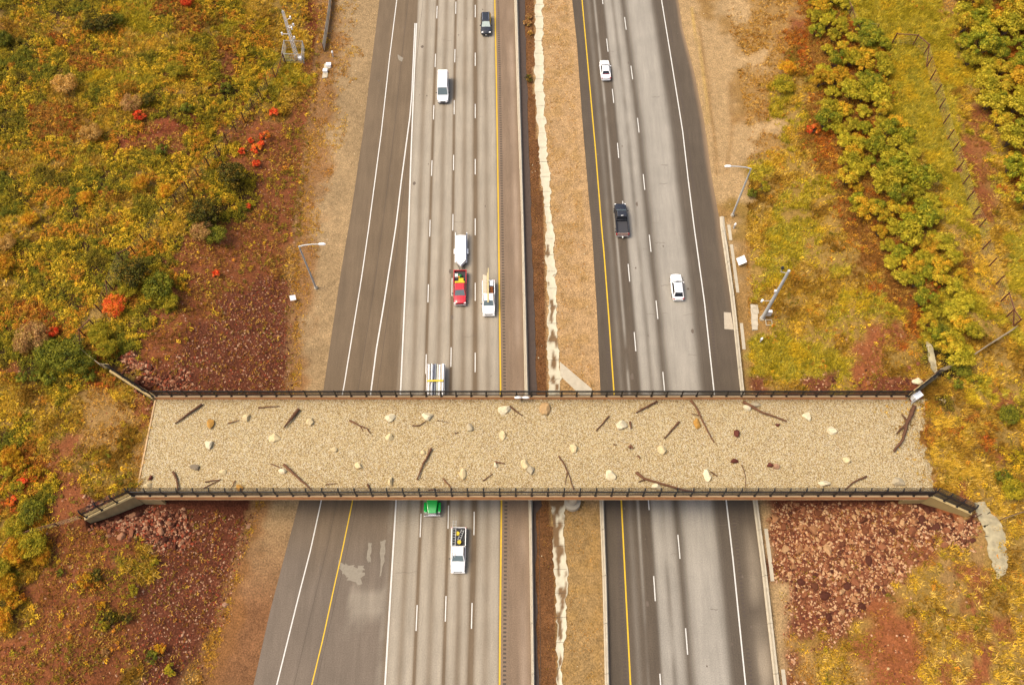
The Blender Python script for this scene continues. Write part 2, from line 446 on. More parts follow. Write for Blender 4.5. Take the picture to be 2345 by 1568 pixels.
# quad faces of the ground grid
nr, nc = gsh
ii = np.arange(nr*nc).reshape(nr, nc)
gf = np.stack([ii[:-1,:-1], ii[:-1,1:], ii[1:,1:], ii[1:,:-1]], -1).reshape(-1,4)
_G = GZ.reshape(gsh)
def H(X, Y):     # from here on heights are read off the ground mesh itself
    X=np.clip(np.asarray(X,float),-600,600); Y=np.clip(np.asarray(Y,float),-600,600)
    i=np.clip(np.searchsorted(gx,X)-1,0,len(gx)-2); j=np.clip(np.searchsorted(gy,Y)-1,0,len(gy)-2)
    u=(X-gx[i])/(gx[i+1]-gx[i]); v=(Y-gy[j])/(gy[j+1]-gy[j])
    return (_G[j,i]*(1-u)+_G[j,i+1]*u)*(1-v)+(_G[j+1,i]*(1-u)+_G[j+1,i+1]*u)*v
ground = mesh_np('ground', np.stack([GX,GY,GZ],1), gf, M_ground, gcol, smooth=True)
tag(ground, 'red, tan and grassy ground of the cut and the hillsides', kind='structure')
# ------------------------------------------------------------------ roads
YS = np.arange(-40, 301, 1.0)
def strip_mesh(name, segs, z, m, ys=YS, lab=None):
    """segs: list of (leftcurve, rightcurve, n, colour function(t, Y))"""
    cols = []; cc = []
    for k, (a, b, n, cf) in enumerate(segs):
        last = k == len(segs)-1
        for i in range(n + (1 if last else 0)):
            t = i/n
            X = a(ys)*(1-t) + b(ys)*t
            cols.append(X); cc.append(cf(np.full(len(ys), t), ys))
    X = np.stack(cols, 1); Y = np.repeat(ys[:,None], X.shape[1], 1)
    v = np.stack([X, Y, np.full_like(X, z)], -1).reshape(-1,3)
    col = np.stack(cc, 1).reshape(-1,3)
    nr, nc = X.shape; ii = np.arange(nr*nc).reshape(nr, nc)
    f = np.stack([ii[:-1,:-1], ii[:-1,1:], ii[1:,1:], ii[1:,:-1]], -1).reshape(-1,4)
    o = mesh_np(name, v, f, m, col)
    return tag(o, lab, kind='structure')
LIGHT = np.array(alb(188,177,158)); MID = np.array(alb(170,154,138)); BROWN = np.array(alb(130,112,90)); DARK = np.array(alb(100,89,76)); GREYL = np.array(alb(180,173,160))
BRN = np.array(alb(136,120,104))
def mixc(a, b, w): w = np.clip(w,0,1)[:,None]; return a*(1-w) + b*w
g = lambda t, c, s: np.exp(-((t-c)/s)**2)
def lane(t, Y, o=0, dl=.05, dr=.05, cen=.45):
    n = fbm(np.full_like(Y, o*7.0), Y, 9, 70+o)
    w = (cen+.12)*g(t,.5,.13) + .38*g(t,.0,.10) + .38*g(t,1,.10) + .9*g(t,0,dl) + .9*g(t,1,dr) + (n-.5)*.25
    near = np.clip((40-Y)/40, 0, 1)*.12
    return mixc(LIGHT, BROWN, w+near)
def shoulderL(t, Y):
    n = fbm(t*6, Y, 7, 81); far = np.clip((Y-60)/80, 0, 1)
    c = mixc(BROWN, np.array(alb(134,124,114)), np.clip((34-Y)/10,0,1)*.6)
    c = c*(.94+.14*n)[:,None]
    return c
def ramp(t, Y):
    c = shoulderL(t, Y+3); return c*(1-.12*g(t,.5,.04))[:,None]
def gore(t, Y):
    n = fbm(t*9, Y, 5, 91); c = shoulderL(t, Y)
    w = .5*g(t,1.0,.08)*(n > .45) + .15*g(t,.93,.04)
    patch = ((n-.52)*3)*(Y < 31)*(Y > 14)*(t > .3)*(t < .9)
    return mixc(c, LIGHT, w + np.clip(patch,0,.5))
def sh2(t, Y):
    n = fbm(t*5, Y, 8, 95)
    return mixc(np.array(alb(150,128,106)), np.array(alb(186,164,142)), .75*g(t,.78,.12)*np.clip((n-.25)*2.5,0,1))
AX = lambda f, d: (lambda y: f(y)+d)
road = strip_mesh('road', [(Lpaved, LA, 8, shoulderL), (LA, lambda y: np.minimum(LB(y), LW(y)-.15), 10, ramp), (lambda y: np.minimum(LB(y), LW(y)-.15), LW, 12, gore),
    (LW, L1, 26, lambda t,Y: lane(t,Y,0,.03,.06)), (L1, L2, 26, lambda t,Y: lane(t,Y,1,.06,.06)), (L2, L3, 26, lambda t,Y: lane(t,Y,2,.06,.15,.55)), (L3, LY, 26, lambda t,Y: lane(t,Y,3,.15,.05,.35)),
    (LY, LBa, 12, sh2)], 0.0, M_road, lab='worn four-lane carriageway with an entry ramp beside it')
def rsh(t, Y): return np.tile(DARK*1.08, (len(Y),1))*(.95+.1*fbm(t*5,Y,7,99))[:,None]
def rl1(t, Y):
    c = np.tile(DARK*1.15, (len(Y),1)); n = fbm(t*3, Y, 6, 103)
    w = .8*g(t,.60,.05)*np.clip((n-.25)*4,0,1)*np.clip((Y-10)/20,.25,1) + .22*g(t,.3,.1)
    return mixc(c, GREYL, w)
def rl2(t, Y):
    n = fbm(t*8, Y, 7, 107)
    return mixc(np.tile(GREYL,(len(Y),1)), DARK, .95*g(t,0,.10) + .85*g(t,1,.17) + .55*g(t,.5,.10)*np.clip((n-.2)*3,0,1))
def rl3(t, Y):
    return mixc(np.tile(GREYL,(len(Y),1))*1.0, DARK, .9*g(t,0,.12) + .95/(1+np.exp(-(t-.72)/.03)))
def rsh3(t, Y):
    near = np.clip((30-Y)/8, 0, 1); far = np.clip((Y-95)/30, 0, 1)
    c = np.tile(DARK, (len(Y),1))*1.12
    c = mixc(c, np.array(alb(196,180,156)), near*.7*g(t,.72,.26)*np.clip((fbm(t*3,Y,6,111)-.2)*2.2,0,1))
    return mixc(c, np.array(alb(176,146,112)), np.clip((Y-60)/30,0,1)*np.clip((t-.78)*5,0,1)*.8)
road2 = strip_mesh('road', [(RP, RY, 5, rsh), (RY, R1, 26, rl1), (R1, R2, 26, rl2), (R2, RW, 26, rl3), (RW, RE, 14, rsh3)], 0.0, M_road, lab='three-lane carriageway streaked with dark wheel tracks')
# painted lines
def ribbon(mb, f, y0, y1, w, z=.004, off=0, st=1.5):
    n = max(1, int((y1-y0)/st)); ys = np.linspace(y0, y1, n+1); X = f(ys)+off
    for i in range(n):
        mb.add([(X[i]-w/2,ys[i],z),(X[i]+w/2,ys[i],z),(X[i+1]+w/2,ys[i+1],z),(X[i+1]-w/2,ys[i+1],z)], [(0,1,2,3)])
def mk_line(f, y0, y1, w, m, lab): 
    b = MB(); ribbon(b, f, y0, y1, w); o = b.build('edge_line', m); tag(o, lab, kind='structure'); return o
_, ymerge = at_z(955, 150); _, ybr = at_z(806, 1060)
mk_line(LA, -40, 200, .16, M_wp, 'solid white outer edge line of the ramp')
mk_line(LW, -40, 124, .22, M_wp, 'solid white edge line of the four-lane carriageway')
mk_line(lambda y: np.minimum(LB(y), LW(y)-.28), float(ybr), 124, .20, M_wp, 'white gore line that joins the carriageway edge line')
mk_line(LB, -40, float(ybr), .16, M_yp, 'thin yellow gore line below the overpass')
mk_line(LY, -40, 250, .22, M_yp, 'solid yellow line of the four-lane carriageway')
mk_line(RY, -40, 250, .2, M_yp, 'solid yellow line of the three-lane carriageway')
mk_line(RW, -40, 250, .18, M_wp, 'solid white edge line of the three-lane carriageway')
def dashes(f, ypx, lab):
    _, yc = at_z(1172, ypx); yc = float(yc); b = MB(); P = 12.19
    k = -12
    for k in range(-14, 14):
        y = yc+k*P
        if -40 < y < 240: ribbon(b, f, y-1.62, y+1.62, .15)
    o = b.build('lane_line', M_wp); tag(o, lab, kind='structure')
dashes(L1, 385, 'dashed white line beside the slowest lane'); dashes(L2, 372.5, 'dashed white line in the middle of the carriageway'); dashes(L3, 382, 'dashed white line beside the fast lane')
dashes(R1, V(2,0,1032)[1], 'dashed white line nearest the yellow line'); dashes(R2, V(2,0,1248)[1], 'dashed white line of the outer lanes')
def rumble(f, off, y0, y1, gaps, lab):
    b = MB(); y = y0
    while y < y1:
        if not gaps or (y % 17) < 13.5:
            x = float(f(y))+off
            b.add([(x-.2,y,.004),(x+.2,y,.004),(x+.2,y+.24,.004),(x-.2,y+.24,.004)], [(0,1,2,3)])
        y += .52
    tag(b.build('rumble_strip', M_rum), lab, kind='structure')
rumble(LY, .62, -30, 200, 0, 'rumble grooves beside the left yellow line'); rumble(RY, -.62, -30, 200, 0, 'rumble grooves beside the right yellow line'); rumble(RW, .75, -30, 200, 1, 'rumble grooves beyond the white edge line')
# pavement seams and cracks, repair patches
b = MB()
for f, off in ((LA,2.2),(LA,5.0),(LY,5.2)): ribbon(b, f, -30, 200, .045, .003, off, 3)
ribbon(b, RW, -30, 200, .05, .003, -1.2, 3)
for (reg,x,y,l) in ((2,2130,665,70),(2,2190,1130,60),(2,2180,1260,70),(5,2150,120,80),(5,2190,410,60),(9,190,1060,50)):
    X,Y = at_z(*V(reg,x,y)); X=float(X);Y=float(Y); L=l*.02
    p=[(X+i*L/5, Y+random.uniform(-.12,.12)) for i in range(6)]
    for a,c in zip(p[:-1],p[1:]): b.add([(a[0],a[1]-.03,.003),(c[0],c[1]-.03,.003),(c[0],c[1]+.03,.003),(a[0],a[1]+.03,.003)],[(0,1,2,3)])
tag(b.build('pavement_crack', M_rum), 'thin dark seams and cracks in the asphalt', kind='structure')
b = MB()
for k in range(70):
    if k % 2: X = random.uniform(-27,-2); Y = random.uniform(8,128)
    else: X = random.uniform(14,34); Y = random.uniform(8,128)
    if not (float(Lpaved(Y))+.5 < X < float(LY(Y))+3 or float(RY(Y)) < X < float(RE(Y))-.5): continue
    r = random.uniform(.05,.16) if k % 5 else random.uniform(.2,.4)
    b.add([(X+r*math.cos(t*1.047)*random.uniform(.6,1.2), Y+r*1.6*math.sin(t*1.047)*random.uniform(.6,1.2), .0025) for t in range(6)], [tuple(range(6))])
for k in range(26):      # sealed transverse and wandering cracks
    lft = k % 2; Y = random.uniform(10,125); X = random.uniform(-16,-4) if lft else random.uniform(17,29); p = [(X,Y)]
    for i in range(random.randint(3,8)):
        d = random.choice((0,1)) if k % 3 else 0
        p.append((p[-1][0]+random.uniform(.25,.55)*(1-d*.8), p[-1][1]+random.uniform(-.14,.14)+d*.5))
    for a_,c_ in zip(p[:-1],p[1:]): b.add([(a_[0],a_[1]-.022,.0028),(c_[0],c_[1]-.022,.0028),(c_[0]+.02,c_[1]+.022,.0028),(a_[0]+.02,a_[1]+.022,.0028)],[(0,1,2,3)])
tag(b.build('road_stain', mat('oil_spot', col=alb(120,106,92), rough=.8)), 'small oil spots and hairline cracks scattered over the lanes', kind='structure')
def patch(name, pts, z, m, lab, rag=0.0):
    p = []
    for (a,bb) in zip(pts, pts[1:]+pts[:1]):
        for k in range(6 if rag else 1):
            t=k/6; p.append((a[0]+(bb[0]-a[0])*t+random.uniform(-rag,rag), a[1]+(bb[1]-a[1])*t+random.uniform(-rag,rag)))
    bm = MB(); bm.add([(q[0],q[1],z) for q in p], [tuple(range(len(p)))]); o = bm.build(name, m); return tag(o, lab, kind='structure')
def zp(reg, *p): return [tuple(float(c) for c in at_z(*V(reg,*q))) for q in p]
patch('concrete_patch', zp(8,(-20,735),(60,760),(160,775),(150,820),(130,895),(60,860),(0,800)), .0035, mat('pale_patch',col=alb(168,158,140),rough=.9,noise=[(3,.8,1.1,5,U)]), 'pale worn patch on the gore', .3)
patch('concrete_patch', zp(8,(180,600),(205,610),(200,740),(178,735)), .0035, MATS['pale_patch'], 'narrow pale scar on the gore', .14)
patch('concrete_patch', zp(8,(270,600),(303,590),(292,760),(265,840)), .0035, MATS['pale_patch'], 'long pale scar beside the edge line', .14)
patch('concrete_patch', zp(6,(282,595),(330,598),(350,715),(286,710)), .0035, mat('repair_slab',col=alb(214,200,176),rough=.9,noise=[(3,.85,1.08,5,U)]), 'square pale repair slab beside the barrier')
patch('concrete_patch', zp(2,(385,375),(425,400),(415,425),(392,410)), .0035, MATS['pale_patch'], 'small pale scuff on the ramp', .05)
# median strip: dark tar strip, drain
b = MB(); ys = np.arange(-40,250,1.0)
wd = np.where(ys > 31, 1.15, .35) + (fbm(ys*0, ys, 2.0, 7)-.5)*.5
a0 = LBb(ys); 
for i in range(len(ys)-1):
    b.add([(a0[i],ys[i],.002),(a0[i]+wd[i],ys[i],.002),(a0[i+1]+wd[i+1],ys[i+1],.002),(a0[i+1],ys[i+1],.002)],[(0,1,2,3)])
tag(b.build('tar_strip', M_tar), 'ragged dark asphalt strip behind the median barrier', kind='structure')
ys = np.arange(-40,250,.35)
ja = .08+(vnoise(ys*0+3, ys, 1.9, 3)-.5)*.5 + (vnoise(ys*0+3, ys, .5, 5)-.5)*.4; jb = -.08+(vnoise(ys*0+9, ys, 1.4, 4)-.5)*.6+ (vnoise(ys*0+5, ys, .45, 6)-.5)*.4
xa = DRa(ys)+ja; xb = DRb(ys)+jb
nn = 7; vv=[]; cc=[]
cd = np.array(alb(236,226,196)); mud = np.array(alb(142,112,78))
for k in range(nn):
    t=k/(nn-1); X=xa*(1-t)+xb*t
    vv.append(np.stack([X,ys,.03-.06*math.sin(math.pi*t)+0*ys],1))
    m_ = np.clip((vnoise(X*2.2, ys, 1.1, 8)-.42)*7 - abs(t-.45)*5 + np.clip((31-np.abs(ys-29)*1.0-24)*.5,0,2.2),0,1)*(ys<75)
    cc.append(cd*(1-m_[:,None])+mud*m_[:,None])
v=np.stack(vv,1); cc=np.stack(cc,1); nr,nc=v.shape[:2]; ii=np.arange(nr*nc).reshape(nr,nc)
dr = mesh_np('drainage_channel', v.reshape(-1,3), np.stack([ii[:-1,:-1],ii[:-1,1:],ii[1:,1:],ii[1:,:-1]],-1).reshape(-1,4), M_conc_v, cc.reshape(-1,3))
tag(dr, 'pale concrete drain strip with muddy stains down the median', kind='structure')
b=MB()
for y in np.arange(-20,160,3.1): b.add([(float(DRa(y)),y,.035),(float(DRb(y)),y,.035),(float(DRb(y)),y+.035,.035),(float(DRa(y)),y+.035,.035)],[(0,1,2,3)])
tag(b.build('drain_joint', M_rum), 'thin joints across the median drain', kind='structure')
ap = zp(5,(1498,935),(1716,1120),(1722,1175),(1640,1165),(1500,1030))
o = MB().prism(ap, -.05, .06).build('drain_apron', M_conc); tag(o, 'diagonal concrete apron from the drain towards the road', kind='structure')
# side drain behind the right barrier
b=MB()
for (y0,y1) in ((at_z(0,550)[1],at_z(0,515)[1]),(at_z(0,670)[1],at_z(0,560)[1]),(at_z(0,800)[1],at_z(0,740)[1]),(at_z(0,1330)[1],at_z(0,1210)[1]),(at_z(0,1568)[1],at_z(0,1530)[1]-.1)):
    ribbon(b, RBd, float(y0), float(y1), .5, .03, .62)
tag(b.build('gutter', M_conc), 'broken concrete gutter behind the outer barrier', kind='structure')
# ------------------------------------------------------------------ concrete barriers
def barrier(fa, fb, y0, y1, lab, h=.81, seg=6.1, taper=False):
    root = empty('concrete_barrier', (0, y0, 0)); tag(root, lab, 'barrier')
    y = y0; n = 0
    while y < y1-.5:
        e = min(y+seg-.05, y1); b = MB()
        for i in range(2):
            ya = y+(e-y)*i/2; yb = y+(e-y)*(i+1)/2
            vs = []
            for yy in (ya, yb):
                xa, xb = float(fa(yy)), float(fb(yy)); c=(xa+xb)/2; hw=(xb-xa)/2*.92
                hh = h
                if taper and yy > y1-6: hh = max(.2, h*(y1-yy)/6)
                for (dx, z) in ((-hw,-.04),(-hw,.08),(-hw*.55,.28 if hh>.4 else .1),(-hw*.34,hh),(hw*.34,hh),(hw*.55,.28 if hh>.4 else .1),(hw,.08),(hw,-.04)):
                    vs.append((c+dx, yy-y0, z))
            b.add(vs, [(k,(k+1)%8,(k+1)%8+8,k+8) for k in range(8)]+[tuple(range(8)), tuple(range(15,7,-1))])
        b.build('barrier_section', M_conc, root); y += seg
    return root
barrier(LBa, LBb, -8, 150, 'long pale concrete barrier between the four-lane carriageway and the median')
barrier(RBa, RBb, -8, 41, 'pale concrete barrier between the median and the three-lane carriageway, passing under the overpass')
yend = float(at_z(1655, 497)[1])
barrier(RBc, RBd, -8, yend, 'pale concrete barrier on the outer shoulder below the riprap slope', taper=True)
# ------------------------------------------------------------------ the overpass
f0 = tuple(float(c) for c in at_z(364,921.5,DZ)); f1 = tuple(float(c) for c in at_z(2064,911.5,DZ))   # far inner parapet foot
n0 = tuple(float(c) for c in at_z(322,1137.5,DZ+.75)); n1 = tuple(float(c) for c in at_z(2125,1137.0,DZ+.75))   # near outer parapet top
YN = (n0[1]+n1[1])/2; YF = (f0[1]+f1[1])/2 + .15
XL, XR = -48.9, 54.1
print('BRIDGE', f0, f1, n0, n1, YN, YF)
PT = DZ+.75
br = empty('wildlife_overpass', (0,(YN+YF)/2,0)); tag(br, 'long gravel-topped wildlife overpass with salmon concrete parapets crossing both carriageways', 'bridge')
OY = (YN+YF)/2
def shift(mb, dx=0, dy=0, dz=0): mb.v = [(x+dx,y+dy,z+dz) for x,y,z in mb.v]; return mb
MB().box(XL+.9, XR-.9, YN+.12-OY, YF+.18-OY, DZ-.35, DZ-.06).build('deck', M_wall, br)
# gravel layer with slight humps
gx2 = np.linspace(XL+.05, XR+7.0, 440); gy2 = np.linspace(YN+.26, YF+.02, 60); A,B_ = np.meshgrid(gx2, gy2)
lf = (B_-YN)/(YF-YN)
A = A + np.where(A < XL+.4, -(lf*0), 0)
Zg = DZ + (fbm(A,B_,3,120)-.5)*.10 + (vnoise(A,B_,.4,130)-.5)*.05
Zg = np.where(A > XR+.35, H(A,B_) + .12 + np.clip((A-XR)*1.2,0,1)*(fbm(A,B_,1.8,160,4)-.5)*.7 - np.clip((A-XR-.3)/5.5,0,1)*.34, Zg)
ii = np.arange(A.size).reshape(A.shape); o = mesh_np('gravel_bed', np.stack([A.ravel(),B_.ravel()-OY,Zg.ravel()],1), np.stack([ii[:-1,:-1],ii[:-1,1:],ii[1:,1:],ii[1:,:-1]],-1).reshape(-1,4), M_gravel, parent=br, smooth=True)
MB().box(XL-.2, XL+.02, YN+.3-OY, YF-OY, DZ-.6, DZ+.07).build('end_kerb', M_paleline, br)
def parapet(y0, y1, name):
    # one salmon band with a paler cap and notched pads at each post
    MB().box(XL+.02, XR-.02, y0-OY, y1-OY, DZ-.42, PT-.06).build(name, M_salmon, br)
    MB().box(XL+.0, XR-.0, y0-.03-OY, y1+.03-OY, PT-.06, PT).build('parapet_cap', M_paleline, br)
parapet(YN, YN+.32, 'parapet'); parapet(YF, YF+.32, 'parapet')
MB().box(XL+1, XR-1, YN-.05-OY, YN+.12-OY, DZ-.52, DZ-.422).build('drip_ledge', M_paleline, br)
for k in range(5):
    y = YN+1.4+k*(YF-YN-2.5)/4
    MB().box(XL+2.2, XR-2.0, y-.28-OY, y+.28-OY, DZ-1.75, DZ-.36).build('girder', M_wall, br)
for sx in (-1, 1):
    xa = -46.3 if sx < 0 else 51.6
    MB().box(min(xa, xa+sx*1.0), max(xa, xa+sx*1.0), YN+.1-OY, YF+.2-OY, 3.2, DZ-.37).build('abutment', M_wall, br)
# round pier columns in the median and beside the roads
for (xx) in (8.35,):
    for k in range(3):
        y = YN+1.45+k*5.4
        c = MB(); c.tube([(xx,y-OY,-.3),(xx,y-OY,.95),(xx,y-OY,1.0),(xx,y-OY,1.06)],[1.13,1.13,1.1,1.0],28); q = c.build('pier_base', M_conc, br)
        MB().cyl(xx, y-OY, 1.0, DZ-2.2, .6).build('pier', M_conc, br)
    MB().box(xx-.8, xx+.8, YN+.6-OY, YF-.6-OY, DZ-2.25, DZ-1.76).build('pier_cap', M_wall, br)
# wing walls: (corner, end, foot drop)
WINGS = [((XL,YN+.05),(-54.7,28.0)), ((XR,YN+.05),(59.0,28.7)), ((XL,YF+.25),(-55.8,49.3)), ((XR-.1,YF+.25),(58.8,48.5))]
def wall_seg(p, q, th, z0a, z0b, z1a, z1b, sgn):
    p = Vector((*p,0)); q = Vector((*q,0)); d = (q-p).normalized(); nrm = Vector((-d.y, d.x, 0))*sgn*th
    a = [p, q, q+nrm, p+nrm]
    zs0 = [z0a, z0b, z0b, z0a]; zs1 = [z1a, z1b, z1b, z1a]
    return MB().add([(v.x,v.y-OY,z) for v,z in zip(a,zs0)]+[(v.x,v.y-OY,z) for v,z in zip(a,zs1)], [(0,3,2,1),(4,5,6,7),(0,1,5,4),(1,2,6,5),(2,3,7,6),(3,0,4,7)])
M_wingtop = mat('wing_coping', col=alb(214,186,126), rough=.85, noise=[(1.5,.85,1.1,5,U)])
for i,(p,q) in enumerate(WINGS):
    sg = 1 if (i in (1,2)) else -1
    if i == 0: sg = -1
    # thickness goes to the fill side
    fill_up = i < 2
    d = Vector((q[0]-p[0], q[1]-p[1])); nn_ = Vector((-d.y, d.x)).normalized()
    sg = 1 if (nn_.y > 0) == fill_up else -1
    wall_seg(p, q, .7 if i<2 else .5, 4.2, 5.6, PT-.1, PT-.1-.25, sg).build('wing_wall', M_wall if i != 1 else mat('tan_wing_wall', col=alb(208,178,112), rough=.85, noise=[(.9,.8,1.1,6,U)]), br)
    e = .05
    p2=(p[0]-nn_.x*sg*e, p[1]-nn_.y*sg*e); q2=(q[0]-nn_.x*sg*e, q[1]-nn_.y*sg*e)
    wall_seg(p2, q2, .8 if i<2 else .5, PT-.1, PT-.35, PT, PT-.25, sg).build('wing_coping', M_wingtop, br)
# visible abutment return between the fascia and the left slope
MB().add([(-48.7,YN-.02-OY,3.6),(-46.0,YN-.02-OY,3.6),(-46.0,YN-.02-OY,6.6),(-48.7,YN-.02-OY,7.0),(-48.7,YN+.3-OY,3.6),(-46.0,YN+.3-OY,3.6),(-46.0,YN+.3-OY,6.6),(-48.7,YN+.3-OY,7.0)],[(0,1,2,3),(7,6,5,4),(0,4,5,1),(1,5,6,2),(2,6,7,3),(3,7,4,0)]).build('abutment_return', M_wall, br)
MB().add([(54.0,YN-.02-OY,3.6),(51.3,YN-.02-OY,3.6),(51.3,YN-.02-OY,6.6),(54.0,YN-.02-OY,7.0),(54.0,YN+.3-OY,3.6),(51.3,YN+.3-OY,3.6),(51.3,YN+.3-OY,6.6),(54.0,YN+.3-OY,7.0)],[(0,1,2,3),(7,6,5,4),(0,4,5,1),(1,5,6,2),(2,6,7,3),(3,7,4,0)]).build('abutment_return', MATS['tan_wing_wall'], br)
# ------------------------------------------------------------------ black picket railings with tops that curve inwards
PITCH = 2.05
def post_mb(s, lo=0.0):
    b = MB()
    b.box(-.15,.15,-.15,.15,0,.04)
    b.tube([(0,0,.04),(0,0,1.75),(0,s*.10,2.05),(0,s*.34,2.3)],[.10,.095,.085,.065],6)
    return b
post_me = {}
def railing(name, P, Q, zP, zQ, inward, lab, npost=None):
    """P, Q world ends; inward = unit side to which the tops curve"""
    P = Vector((P[0],P[1],zP)); Q = Vector((Q[0],Q[1],zQ)); d = Q-P; L = d.length
    ang = math.atan2(d.y, d.x)
    root = empty(name, P, ang); tag(root, lab, 'railing', None)
    s = 1 if Vector((-d.y, d.x)).dot(Vector(inward)) > 0 else -1
    sl = (zQ-zP)/L
    n = npost or max(1, round(L/PITCH)); pitch = L/n
    if s not in post_me: post_me[s] = post_mb(s).build('post', M_black, root); first = post_me[s]; first.location=(0,0,0); 
    else:
        first = post_me[s].copy(); put(first, root); first.location=(0,0,0)
    for k in range(1, min(n+1, 100)):
        o = first.copy(); o.location = (k*pitch, 0, k*pitch*sl); put(o, root)
    for nm, z, y, r in (('top_rail',1.72,0,.048),('upper_rail',1.45,0,.04),('bottom_rail',.30,0,.04)):
        MB().box(-.05, L+.05, y-r, y+r, z-r, z+r).build(nm, M_black, root) if abs(sl)<1e-4 else MB().tube([(0,y,z),(L,y,z+sl*L)], r, 4).build(nm, M_black, root)
    for k in range(n):      # one panel of pickets between each two posts
        if k >= 100: break
        b = MB(); x0 = k*pitch
        m = 19
        for i in range(1, m):
            x = x0+pitch*i/m; w=.021; dz = x*sl
            zz = [(0,.2),(0,1.72),(s*.10,2.0),(s*.36,2.28)]
            vs=[]
            for (y,z) in zz: vs += [(x-w,y-w,z+dz),(x+w,y-w,z+dz),(x+w,y+w,z+dz),(x-w,y+w,z+dz)]
            fs=[]
            for j in range(3):
                for q in range(4): fs.append((j*4+q, j*4+(q+1)%4, j*4+4+(q+1)%4, j*4+4+q))
            b.add(vs, fs)
        b.build('picket_panel', M_black, root)
    return root
railing('picket_railing', (XL,YN+.16), (XR-.1,YN+.16), PT, PT, (0,1), 'black picket railing along the near parapet of the overpass, tops curving over the gravel')
railing('picket_railing', (XL+.3,YF+.17), (XR-.2,YF+.17), PT, PT, (0,-1), 'black picket railing along the far parapet of the overpass')
railing('picket_railing', (XL-.25,YN+.2), (-54.5,28.3), PT, PT-.25, (0,1), 'short black railing on the lower left wing wall', 3)
railing('picket_railing', (XR+.2,YN+.2), (58.8,29.0), PT, PT-.25, (0,1), 'short black railing on the lower right wing wall', 3)
railing('picket_railing', (XL-.25,YF+.1), (-55.5,49.0), PT, PT-.25, (0,-1), 'short black railing on the upper left wing wall', 4)
railing('picket_railing', (XR+.1,YF+.1), (58.6,48.2), PT, PT-.25, (0,-1), 'short black railing on the upper right wing wall', 3)
# ------------------------------------------------------------------ deer fences (posts and wires)
def gv(reg, x, y):
    X, Y, Z = hit(*V(reg,x,y)); return Vector((float(X),float(Y),float(Z)))
M_mesh = mat('thin_fence_wire', col=alb(196,176,140), rough=.6)
def wire_fence(lab, pts, h=1.9, braces=(), gaps=(), postm=M_rust, r=.07, wm=None, wr=.009):
    root = empty('deer_fence', pts[0]); tag(root, lab, 'fence')
    p0 = pts[0]
    for i, p in enumerate(pts):
        q = p-p0
        MB().tube([(q.x,q.y,q.z-.3),(q.x,q.y,q.z+h)], r, 6).build('post', postm, root)
    for (i, j, zi, zj) in braces:
        a = pts[i]-p0; c = pts[j]-p0
        MB().tube([(a.x,a.y,a.z+zi*h),(c.x,c.y,c.z+zj*h)], r*.85, 6).build('brace', postm, root)
    for i in range(len(pts)-1):
        if i in gaps: continue
        a = pts[i]-p0; c = pts[i+1]-p0; b = MB()
        for k in range(7):
            z = .1+h*.95*k/6; b.tube([(a.x,a.y,a.z+z),(c.x,c.y,c.z+z)], wr, 3, False)
        n = int((c-a).length/.6)
        for k in range(1, n):
            t=k/n; m=a.lerp(c,t); b.tube([(m.x,m.y,m.z+.1),(m.x,m.y,m.z+h*.95)], .007, 3, False)
        b.build('wire_mesh', wm or M_mesh, root)
    return root
RF = [(1432,305),(1575,315),(1650,380),(1668,465),(1692,555),(1728,655),(1755,750),(1783,855),(1812,960),(1845,1045),(1880,1168),(1915,1270),(1945,1375),(1980,1480),(2025,1565)]
pr = [gv(3,*p) for p in RF] + [gv(6,2055,165), gv(6,2095,285), gv(6,2145,405), gv(6,2180,520), gv(6,2215,630), gv(6,2262,697)]
wire_fence('brown-posted deer fence running down the grassy slope right of the road', pr, 2.5, [(0,1,.95,.95),(1,2,.95,.95),(2,3,.95,.05),(18,19,.95,.95),(19,20,.9,.9),(20,19,.1,.9)], r=.10)
wire_fence('wire mesh fence climbing from the upper right wing wall to the corner posts', [Vector((58.8,48.6,7.6)), gv(6,1900,955), gv(6,2080,835), gv(6,2255,725)], 1.8, r=.05, wr=.03)
pr2 = [gv(3,1110,0+40), gv(3,1140,110), gv(3,1200,215), gv(3,1320,225)]
wire_fence('short rusty fence corner half buried in the top of the oak thicket', pr2, 1.9, [(0,1,.9,.9),(1,2,.9,.2),(2,3,.6,.6)])
LFp = [(1,1960,440),(1,1890,540),(1,1840,605),(1,1795,682),(1,1742,752),(1,1680,840),(1,1622,905),(1,1562,980),(1,1505,1065),(1,1437,1145),(1,1370,1228),(1,1298,1312),(1,1222,1402),(1,1140,1480),(4,1000,125),(4,935,205),(4,850,250),(4,772,440),(4,745,520),(4,700,600),(4,660,700),(4,590,765),(4,555,850)]
pl = [gv(*p) for p in LFp]
wire_fence('rusty-posted deer fence crossing the scrub slope left of the road', pl, 2.5, [(0,1,.95,.1),(15,16,.9,.9),(17,18,.9,.2),(20,21,.9,.9),(21,22,.9,.1)], r=.09)
wire_fence('wire mesh fence from the scrub down to the upper left wing wall', [gv(4,555,850), gv(4,640,925), gv(4,720,985), Vector((-55.7,49.4,7.4))], 1.8, r=.05, wr=.03)
wire_fence('rusty fence rail running through yellow bushes at the left edge', [gv(7,0,700), gv(7,90,590), gv(7,250,530), gv(7,400,490), gv(7,560,440)], 1.2, [(0,1,.9,.9),(1,2,.9,.9),(2,3,.9,.9)])
wire_fence('few fence posts beyond the lower right wing wall', [Vector((59.2,28.6,7.5)), gv(9,2010,430), gv(9,2170,455), gv(9,2330,400)], 1.5, [(2,3,.9,.9)], r=.05)
